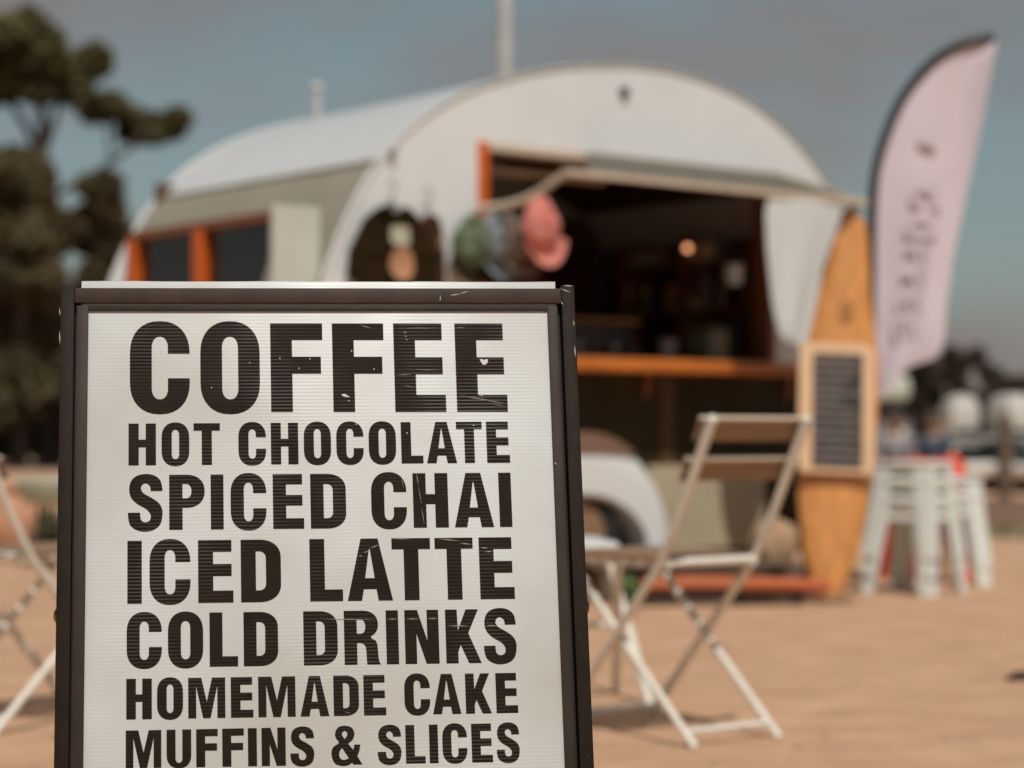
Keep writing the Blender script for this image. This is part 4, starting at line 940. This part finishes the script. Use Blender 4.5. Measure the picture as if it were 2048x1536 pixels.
# ------------------------------------------------------------------ stacking stools
def make_stool(label, loc, rz, m, group):
    t = thing('stacking_stool', label, 'stool', loc, rz, group)
    h, a, b_ = 0.45, 0.135, 0.185
    k = MB(); k.box((-a - 0.012, -a - 0.012, h - 0.022), (a + 0.012, a + 0.012, h), bev=0.010); k.build('seat', m, t, True)
    k = MB()
    for q in range(4):
        rot = Matrix.Rotation(R(90 * q), 4, 'Z')
        def ap(u, v): # apron face tapering outwards, below the seat
            wv_ = a + (b_ - a) * (1 - v / h); return tuple(rot @ Vector((u * wv_, -wv_, v)))
        z0 = h - 0.10
        out = [(-1, z0), (1, z0), (1, h - 0.021), (-1, h - 0.021)]; hole = [(-0.5, h - 0.068), (0.5, h - 0.068), (0.5, h - 0.044), (-0.5, h - 0.044)]
        k.sheet([out, hole], ap)
    k.build('apron', m, t, False, solid=0.006)
    for sx in (-1, 1):
        for sy in (-1, 1):
            k = MB(); p0 = Vector((sx * a, sy * a, h - 0.03)); p1 = Vector((sx * b_, sy * b_, 0)); inw0, inw1 = 0.082, 0.064
            vs = []
            for p_, w_ in ((p0, inw0), (p1, inw1)):
                vs += [p_, p_ - Vector((sx * w_, 0, 0)), p_ - Vector((sx * w_, -0 + sy * 0.008, 0)), p_ - Vector((sx * 0.008, sy * 0.008, 0)), p_ - Vector((sx * 0.008, sy * w_, 0)), p_ - Vector((0, sy * w_, 0))]
            fs = [(i, (i + 1) % 6, (i + 1) % 6 + 6, i + 6) for i in range(6)] + [(0, 1, 2, 3), (0, 3, 4, 5), (6, 9, 8, 7), (6, 11, 10, 9)]
            k.add(vs, fs); k.build('leg', m, t)
    return t
def stack(cx_, cy_, rz, m, n, labels, group):
    s0 = make_stool(labels[0], (cx_, cy_, 0), rz, m, group)
    for i in range(1, n): copy_thing(s0, (cx_, cy_, 0.088 * i), rz + 0.02 * i, labels[i])
p = at(1830, 0, 9.95)
stack(p.x, 9.97, R(-38), M['stool_white'], 3, ['lowest stool of the tall white stack beside the surfboard', 'middle stool of the tall white stack beside the surfboard', 'top stool of the tall white stack beside the surfboard'], 'white stacking stools')
p = at(1908, 0, 10.55)
stack(p.x, 10.62, R(-8), M['stool_white'], 2, ['lower stool of the short white stack on the right', 'upper stool of the short white stack on the right'], 'white stacking stools')
p = at(1858, 0, 10.8)
stack(p.x, 10.9, R(20), M['stool_red'], 3, ['lowest red stool of the stack behind the white stools', 'middle red stool of the stack behind the white stools', 'top red stool peeping over the white stools'], 'red stacking stools')

# ------------------------------------------------------------------ odds and ends by the caravan
p = at(1545, 1150, 10.6); t = thing('hessian_sack', 'tan hessian sack slumped on the end of the timber step beside the surfboard', 'sack', (1.20, 9.60, 0.181), 0.3)
k = MB()
def sk(a, b):
    th = 2 * math.pi * a; rr = (0.085 + 0.010 * math.sin(5 * th + 3 * b)) * (math.sin(math.pi * min(0.97, 0.25 + 0.62 * b)) ** 0.6) * (1 if b < 0.8 else 1 - (b - .8) * 3.4)
    return (rr * math.cos(th) * 1.3, rr * math.sin(th), 0.19 * b)
k.grid(28, 14, sk); k.build('sack_body', M['hessian'], t, True)
k = MB(); k.tube([(0.05 * math.cos(a), 0.045 * math.sin(a), 0.168) for a in [i * 0.524 for i in range(13)]], 0.006, 6); k.build('tie', M['card'], t)
# rolled red cloth windbreak on the sand under the caravan edge
p = at(1455, 1190, 9.8); t = thing('rolled_mat', 'faded red orange mat rolled up on low black shadow slats below the locker', 'mat', (p.x - 0.02, 9.28, 0.0), R(6))
k = MB(); k.tube([(-0.42, 0, 0.085), (-0.2, 0.01, 0.09), (0.1, 0, 0.086), (0.42, -0.01, 0.08)], [0.034, 0.042, 0.038, 0.03], 16, flat=1.3); k.build('roll', M['rug_red'], t, True)
k = MB(); k.tube([(0.423, -0.01, 0.08), (0.428, -0.01, 0.08)], 0.02, 14); k.build('roll_end', M['card'], t)
t = thing('shadow_slats', 'flat black slats added as the dark shadow under the rolled red mat', 'crate', (at(1430, 1190, 9.8).x - 0.02, 9.29, 0), R(6))  # black slats added to give the dark shadow below the mat
for i in range(4):
    k = MB(); k.box((-0.46, -0.09 + i * 0.05, 0.032), (0.36, -0.055 + i * 0.05, 0.046), bev=0.002); k.build('slat', M['boat_dark'], t)
for x in (-0.44, 0.31):
    k = MB(); k.box((x, -0.088, 0.0), (x + 0.03, 0.09, 0.0315)); k.build('runner', M['boat_dark'], t)
p = at(1600, 1200, 9.6); t = thing('rubber_mat', 'flat tan mat lying on the sand between the rolled mat and the surfboard', 'mat', (p.x - 0.02, 9.42, 0), R(10))
k = MB(); k.box((-0.30, -0.12, 0.004), (0.22, 0.10, 0.022), bev=0.006); k.build('mat_body', M['hub'], t, True)
k = MB(); k.tube([(-0.28, -0.118, 0.024), (0.20, -0.118, 0.024)], 0.006, 6); k.build('mat_edge', M['card'], t)
# deck boards leading under the van
t = thing('timber_step', 'low timber step of grey brown planks in front of the caravan wheel', 'step', V(0.25, -0.42, 0), TH - R(30))
for i in range(5):
    k = MB(); k.box((-0.45, -0.16 + i * 0.072, 0.155), (0.52, -0.095 + i * 0.072, 0.18), bev=0.004); k.build('plank', M['post_wood'], t)
for x in (-0.40, 0.44):
    k = MB(); k.box((x, -0.15, 0.0), (x + 0.05, 0.18, 0.154), bev=0.003); k.build('bearer', M['post_wood'], t)
# small plant under the step
def potted(name, label, loc, r, h, leaf_r, n=260, m=None):
    t = thing(name, label, 'plant', loc)
    k = MB(); k.lathe([(r * .7, 0), (r, h * .9), (r * 1.08, h * .92), (r * 1.08, h), (r * .9, h)], 18); k.build('pot', m or M['terracotta'], t, True)
    c = MB(); clump(c, (0, 0, h + leaf_r * .8), (leaf_r, leaf_r, leaf_r), n, 0.028); c.build('foliage', M['leaf_pot'], t, recalc=False)
p = at(1256, 1190, 8.6); potted('potted_plant', 'small green plant in a dark pot behind the folding chair', (p.x, 8.75, 0), 0.045, 0.05, 0.055, 260, M['tyre'])
# left side: terracotta jar, pale green tub, shrub
p = at(20, 1100, 12.4); t = thing('terracotta_jar', 'round terracotta jar standing on the sand at far left', 'jar', (p.x, 12.6, 0))
k = MB(); k.lathe([(0.10, 0), (0.15, 0.06), (0.185, 0.2), (0.16, 0.34), (0.10, 0.40), (0.12, 0.43), (0.09, 0.43)], 24); k.build('jar_body', M['terracotta'], t, True)
k = MB(); k.lathe([(0.122, 0.42), (0.13, 0.435), (0.12, 0.45)], 24); k.build('rim', M['terracotta'], t, True)
p = at(95, 1000, 12.0); t = thing('enamel_tub', 'pale green tub on dark legs left of the sign', 'tub', (p.x + 0.06, 12.0, 0))
k = MB(); k.lathe([(0.19, 0.36), (0.225, 0.40), (0.24, 0.49), (0.23, 0.50)], 24); k.build('tub_body', M['pale_green'], t, True)
for a in range(3):
    k = MB(); k.tube([(0.15 * math.cos(a * 2.1), 0.15 * math.sin(a * 2.1), 0.37), (0.19 * math.cos(a * 2.1), 0.19 * math.sin(a * 2.1), 0)], 0.012); k.build('leg', M['tyre'], t)
p = at(95, 1080, 12.6); t = thing('low_plant', 'olive green low plant growing below the pale green tub', 'plant', (p.x + .03, 12.55, 0))
c = MB(); [clump(c, (random.uniform(-.1, .1), random.uniform(-.1, .1), random.uniform(.08, .22)), (0.11, 0.1, 0.1), 120, 0.03) for _ in range(7)]; c.build('foliage', mat('olive_leaves', (0.10, 0.10, 0.035), 0.7, 0.3, 14), t, recalc=False)
k = MB(); [k.tube([(0.02 * i, 0, 0), (0.05 * i, 0.02, 0.2)], 0.005, 6) for i in (-1, 0, 1)]; k.build('stem', M['bark'], t)
# dark driftwood at the right edge of the sand
p = at(2040, 1361, 6.4); t = thing('driftwood', 'small dark piece of driftwood on the sand at right edge', 'driftwood', (p.x, 6.41, 0), 0.1)
k = MB(); k.tube([(-0.04, 0, 0.008), (0.0, 0.01, 0.016), (0.09, -0.01, 0.012)], [0.006, 0.014, 0.008], 8); k.build('wood_piece', M['boat_dark'], t, True)
# tall pale pole behind the caravan
t = thing('pole', 'tall pale grey pole rising behind the caravan roof', 'pole', (at(1010, 0, 14).x, 14, 0))
k = MB(); k.tube([(0, 0, 0), (0, 0, 6.2)], [0.052, 0.046], 16); k.build('shaft', M['pole'], t, True)
k = MB(); k.lathe([(0.09, 0), (0.09, 0.02), (0.055, 0.05)], 16); k.build('collar', M['pole'], t, True)

# ------------------------------------------------------------------ far right: boats, post, camper van, people
def boat(label, px, d, wd, rz):
    c0 = at(px, 0, d); t = thing('boat', label, 'boat', (c0.x, d, 0), rz, 'small boats parked ashore')
    h = wd / 2
    def hull(z0, z1, f0, f1, name, m):
        k = MB(); st = [(0.0, 0.55), (0.25, 0.82), (0.6, 0.95), (1.2, 1.0), (2.4, 1.0), (3.2, 0.9)]
        sx = catmull([(y, w_) for y, w_ in st], 3)
        def hp(a, b):
            i = min(len(sx) - 1, round(b * (len(sx) - 1))); y, w_ = sx[i]; ang = (a * 2 - 1)
            z = z0 + (z1 - z0) * abs(ang); f = f0 + (f1 - f0) * abs(ang)
            return (h * w_ * f * (1 if ang > 0 else -1) if abs(ang) > 0.0 else 0, y, z)
        k.grid(12, len(sx) - 1, lambda a, b: hp(a, b)); k.build(name, m, t, True, solid=0.02)
    k = MB(); k.tube([(-h, 3.0, .29), (-h, 1.0, .29), (-h * .82, 0.25, .29), (-h * .3, -0.02, .29), (h * .3, -0.02, .29), (h * .82, 0.25, .29), (h, 1.0, .29), (h, 3.0, .29)], 0.115, 12); k.build('hull_bottom', M['boat_white'], t, True)
    hull(0.36, 0.68, 0.95, 1.0, 'topsides', M['boat_blue'])
    k = MB(); k.tube([(-h * .3, 0, .70), (-h * .9, 0.6, .70), (-h, 1.4, .70), (-h, 3.1, .70)], 0.03, 8); k.tube([(h * .3, 0, .70), (h * .9, 0.6, .70), (h, 1.4, .70), (h, 3.1, .70)], 0.03, 8); k.build('gunwale', M['boat_white'], t, True)
    k = MB(); k.box((-h * .8, 0.5, 0.60), (h * .8, 3.0, 0.64)); k.build('deck', M['boat_white'], t)
    k = MB(); k.box((-h * .46, 0.9, 0.66), (h * .46, 1.9, 1.30), bev=0.2); k.build('cabin', M['boat_white'], t, True)
    k = MB(); k.box((-h * .30, 0.885, 0.74), (h * .30, 0.93, 0.82), bev=0.01); k.build('windscreen', M['glass_dark'], t)
    k = MB(); k.tube([(-h * 0.7, 0.8, 0), (-h * 0.7, 0.8, 0.2)], 0.06); k.tube([(h * 0.7, 0.8, 0), (h * 0.7, 0.8, 0.2)], 0.06); k.box((-h * .6, 0.3, 0.0), (h * .6, 2.8, 0.14)); k.build('cradle', M['boat_dark'], t)
    return t
boat('small white and slate blue boat parked bow-on, left of the post', 1950, 27.5, 1.0, R(-4))
boat('small boat cut by the right edge of the photo', 2096, 27.0, 1.05, R(6))
t = thing('wooden_post', 'weathered wooden post standing between the two boats', 'post', (at(2010, 0, 24).x, 24, 0))
k = MB(); k.tube([(0, 0, 0), (0.01, 0, 0.95)], [0.085, 0.075], 12); k.lathe([(0.075, 0.95), (0.05, 0.985)], 12); k.build('shaft', M['post_wood'], t, True)
k = MB(); k.tube([(0, -0.09, 0.7), (0, 0.09, 0.7)], 0.02); k.build('bolt', M['tyre'], t)
cpos = at(1780, 0, 42); t = thing('camper_van', 'pale camper van parked far behind the flag and stools', 'van', (cpos.x, 42, 0), R(4))
k = MB(); k.box((-0.9, 0, 1.42), (0.45, 4.2, 1.95), bev=0.16); k.build('roof', M['van_far'], t, True)
k = MB(); k.box((-0.92, 0.02, 0.35), (0.47, 4.3, 1.05), bev=0.08); k.build('body', M['body_grey'], t, True)
k = MB(); k.box((-0.84, 0.03, 1.05), (0.40, 4.0, 1.42), bev=0.02); k.build('window_band', M['glass_dark'], t, True)
for x in (-0.75, 0.3):
    for y in (0.6, 3.4):
        k = MB(); k.lathe([(0.2, -.09), (0.3, -.08), (0.31, 0), (0.3, .08), (0.2, .09)], 18, T=Matrix.Translation((x, y, 0.31)) @ Matrix.Rotation(R(90), 4, 'Y')); k.build('wheel', M['tyre'], t, True)
for x in (-0.7, 0.25):
    k = MB(); k.lathe([(0.09, 0), (0.09, 0.02), (0.04, 0.03)], 16, T=Matrix.Translation((x, 0.03, 0.8)) @ Matrix.Rotation(R(90), 4, 'X')); k.build('headlight', M['cup'], t, True)

def skin_mesh(name, joints, edges, m, parent, sub=2):
    me = bpy.data.meshes.new(name); me.from_pydata([j[0] for j in joints], edges, []); ob = bpy.data.objects.new(name, me); col.objects.link(ob)
    md = ob.modifiers.new('skin', 'SKIN'); sv = me.skin_vertices[0].data
    for i, j in enumerate(joints): sv[i].radius = (j[1], j[1]); sv[i].use_root = (i == 0)
    s2 = ob.modifiers.new('sub', 'SUBSURF'); s2.levels = sub; s2.render_levels = sub
    dg = bpy.context.evaluated_depsgraph_get(); new = bpy.data.meshes.new_from_object(ob.evaluated_get(dg))
    col.objects.unlink(ob); bpy.data.objects.remove(ob); new.shade_smooth(); new.materials.clear(); new.materials.append(m)
    o = bpy.data.objects.new(name, new); col.objects.link(o); o.parent = parent; return o
def person(label, loc, rz, shirt):
    """seated on a low stool, facing local -y, forearms on the thighs"""
    t = thing('person', label, 'person', loc, rz)
    J = [((0, 0, .30), .13), ((0, -.01, .45), .125), ((0, -.03, .60), .14), ((0, -.04, .70), .09), ((0, -.05, .77), .05), ((0, -.07, .86), .085), ((0, -.07, .93), .085),
         ((.17, -.03, .67), .055), ((.21, -.06, .48), .042), ((.13, -.25, .38), .033), ((.10, -.33, .37), .03),
         ((-.17, -.03, .67), .055), ((-.21, -.06, .48), .042), ((-.13, -.25, .38), .033), ((-.10, -.33, .37), .03),
         ((.10, -.08, .30), .09), ((.14, -.42, .36), .062), ((.14, -.44, .08), .042), ((.14, -.54, .03), .035),
         ((-.10, -.08, .30), .09), ((-.14, -.42, .36), .062), ((-.14, -.44, .08), .042), ((-.14, -.54, .03), .035)]
    Ed = [(0, 1), (1, 2), (2, 3), (3, 4), (4, 5), (5, 6), (3, 7), (7, 8), (8, 9), (9, 10), (3, 11), (11, 12), (12, 13), (13, 14), (0, 15), (15, 16), (16, 17), (17, 18), (0, 19), (19, 20), (20, 21), (21, 22)]
    skin_mesh('body', J, Ed, M['skin'], t)
    JS = [((0, 0, .33), .15), ((0, -.01, .45), .145), ((0, -.03, .60), .155), ((0, -.04, .70), .10), ((.17, -.03, .67), .07), ((.20, -.05, .54), .058), ((-.17, -.03, .67), .07), ((-.20, -.05, .54), .058)]
    skin_mesh('top', JS, [(0, 1), (1, 2), (2, 3), (3, 4), (4, 5), (3, 6), (6, 7)], shirt, t)
    JT = [((0, 0, .29), .14), ((.10, -.08, .30), .105), ((.14, -.42, .36), .076), ((.14, -.44, .14), .056), ((-.10, -.08, .30), .105), ((-.14, -.42, .36), .076), ((-.14, -.44, .14), .056)]
    skin_mesh('trousers', JT, [(0, 1), (1, 2), (2, 3), (0, 4), (4, 5), (5, 6)], M['trousers'], t)
    k = MB(); k.ball((0, -.045, .925), (.095, .10, .095)); k.build('hair', M['hair'], t, True)
    k = MB()
    for sx in (-1, 1): k.ball((sx * .032, -.150, .905), .011)
    k.build('eyes', M['boat_dark'], t); k = MB(); k.ball((0, -.158, .88), (.012, .018, .018)); k.build('nose', M['skin'], t, True)
    for sx in (-1, 1):
        k = MB()
        for f in range(4): k.tube([(sx * (.10 + .014 * (f - 1.5)), -.35, .372), (sx * (.10 + .016 * (f - 1.5)), -.395 - .006 * (f in (1, 2)), .365), (sx * (.10 + .015 * (f - 1.5)), -.42, .345)], [.009, .0085, .007], 6)
        k.tube([(sx * .07, -.33, .37), (sx * .055, -.37, .365)], [.01, .008], 6); k.build('fingers', M['skin'], t, True)
    s_ = thing('low_bench', 'low bench under the ' + label, 'bench', loc, rz)
    k = MB(); k.box((-.19, -.16, .14), (.19, .18, .17), bev=.01); k.build('seat', M['post_wood'], s_)
    for x in (-.15, .15):
        for y in (-.12, .14): k = MB(); k.tube([(x, y, 0), (x, y, .14)], .018); k.build('leg', M['post_wood'], s_)
    return t
person('seated person in a grey top left of the red stools', (at(1785, 0, 22).x, 22, 0), R(15), M['shirt_grey'])
person('seated person in slate blue beside the boat', (at(1868, 0, 22.3).x, 22.3, 0), R(-20), M['shirt_blue'])
t = thing('buoy', 'red orange buoy lying between the seated person and the boat', 'buoy', (at(1905, 0, 21.5).x, 21.5, 0))
k = MB(); k.ball((0, 0, 0.35), (.14, .14, .2)); k.lathe([(0.10, 0), (0.12, 0.03), (0.06, 0.18)], 16); k.build('float_body', M['stool_red'], t, True)
k = MB(); k.tube([(0, 0, .54), (0.02, 0, .66)], .02); k.build('eye_post', M['boat_white'], t)
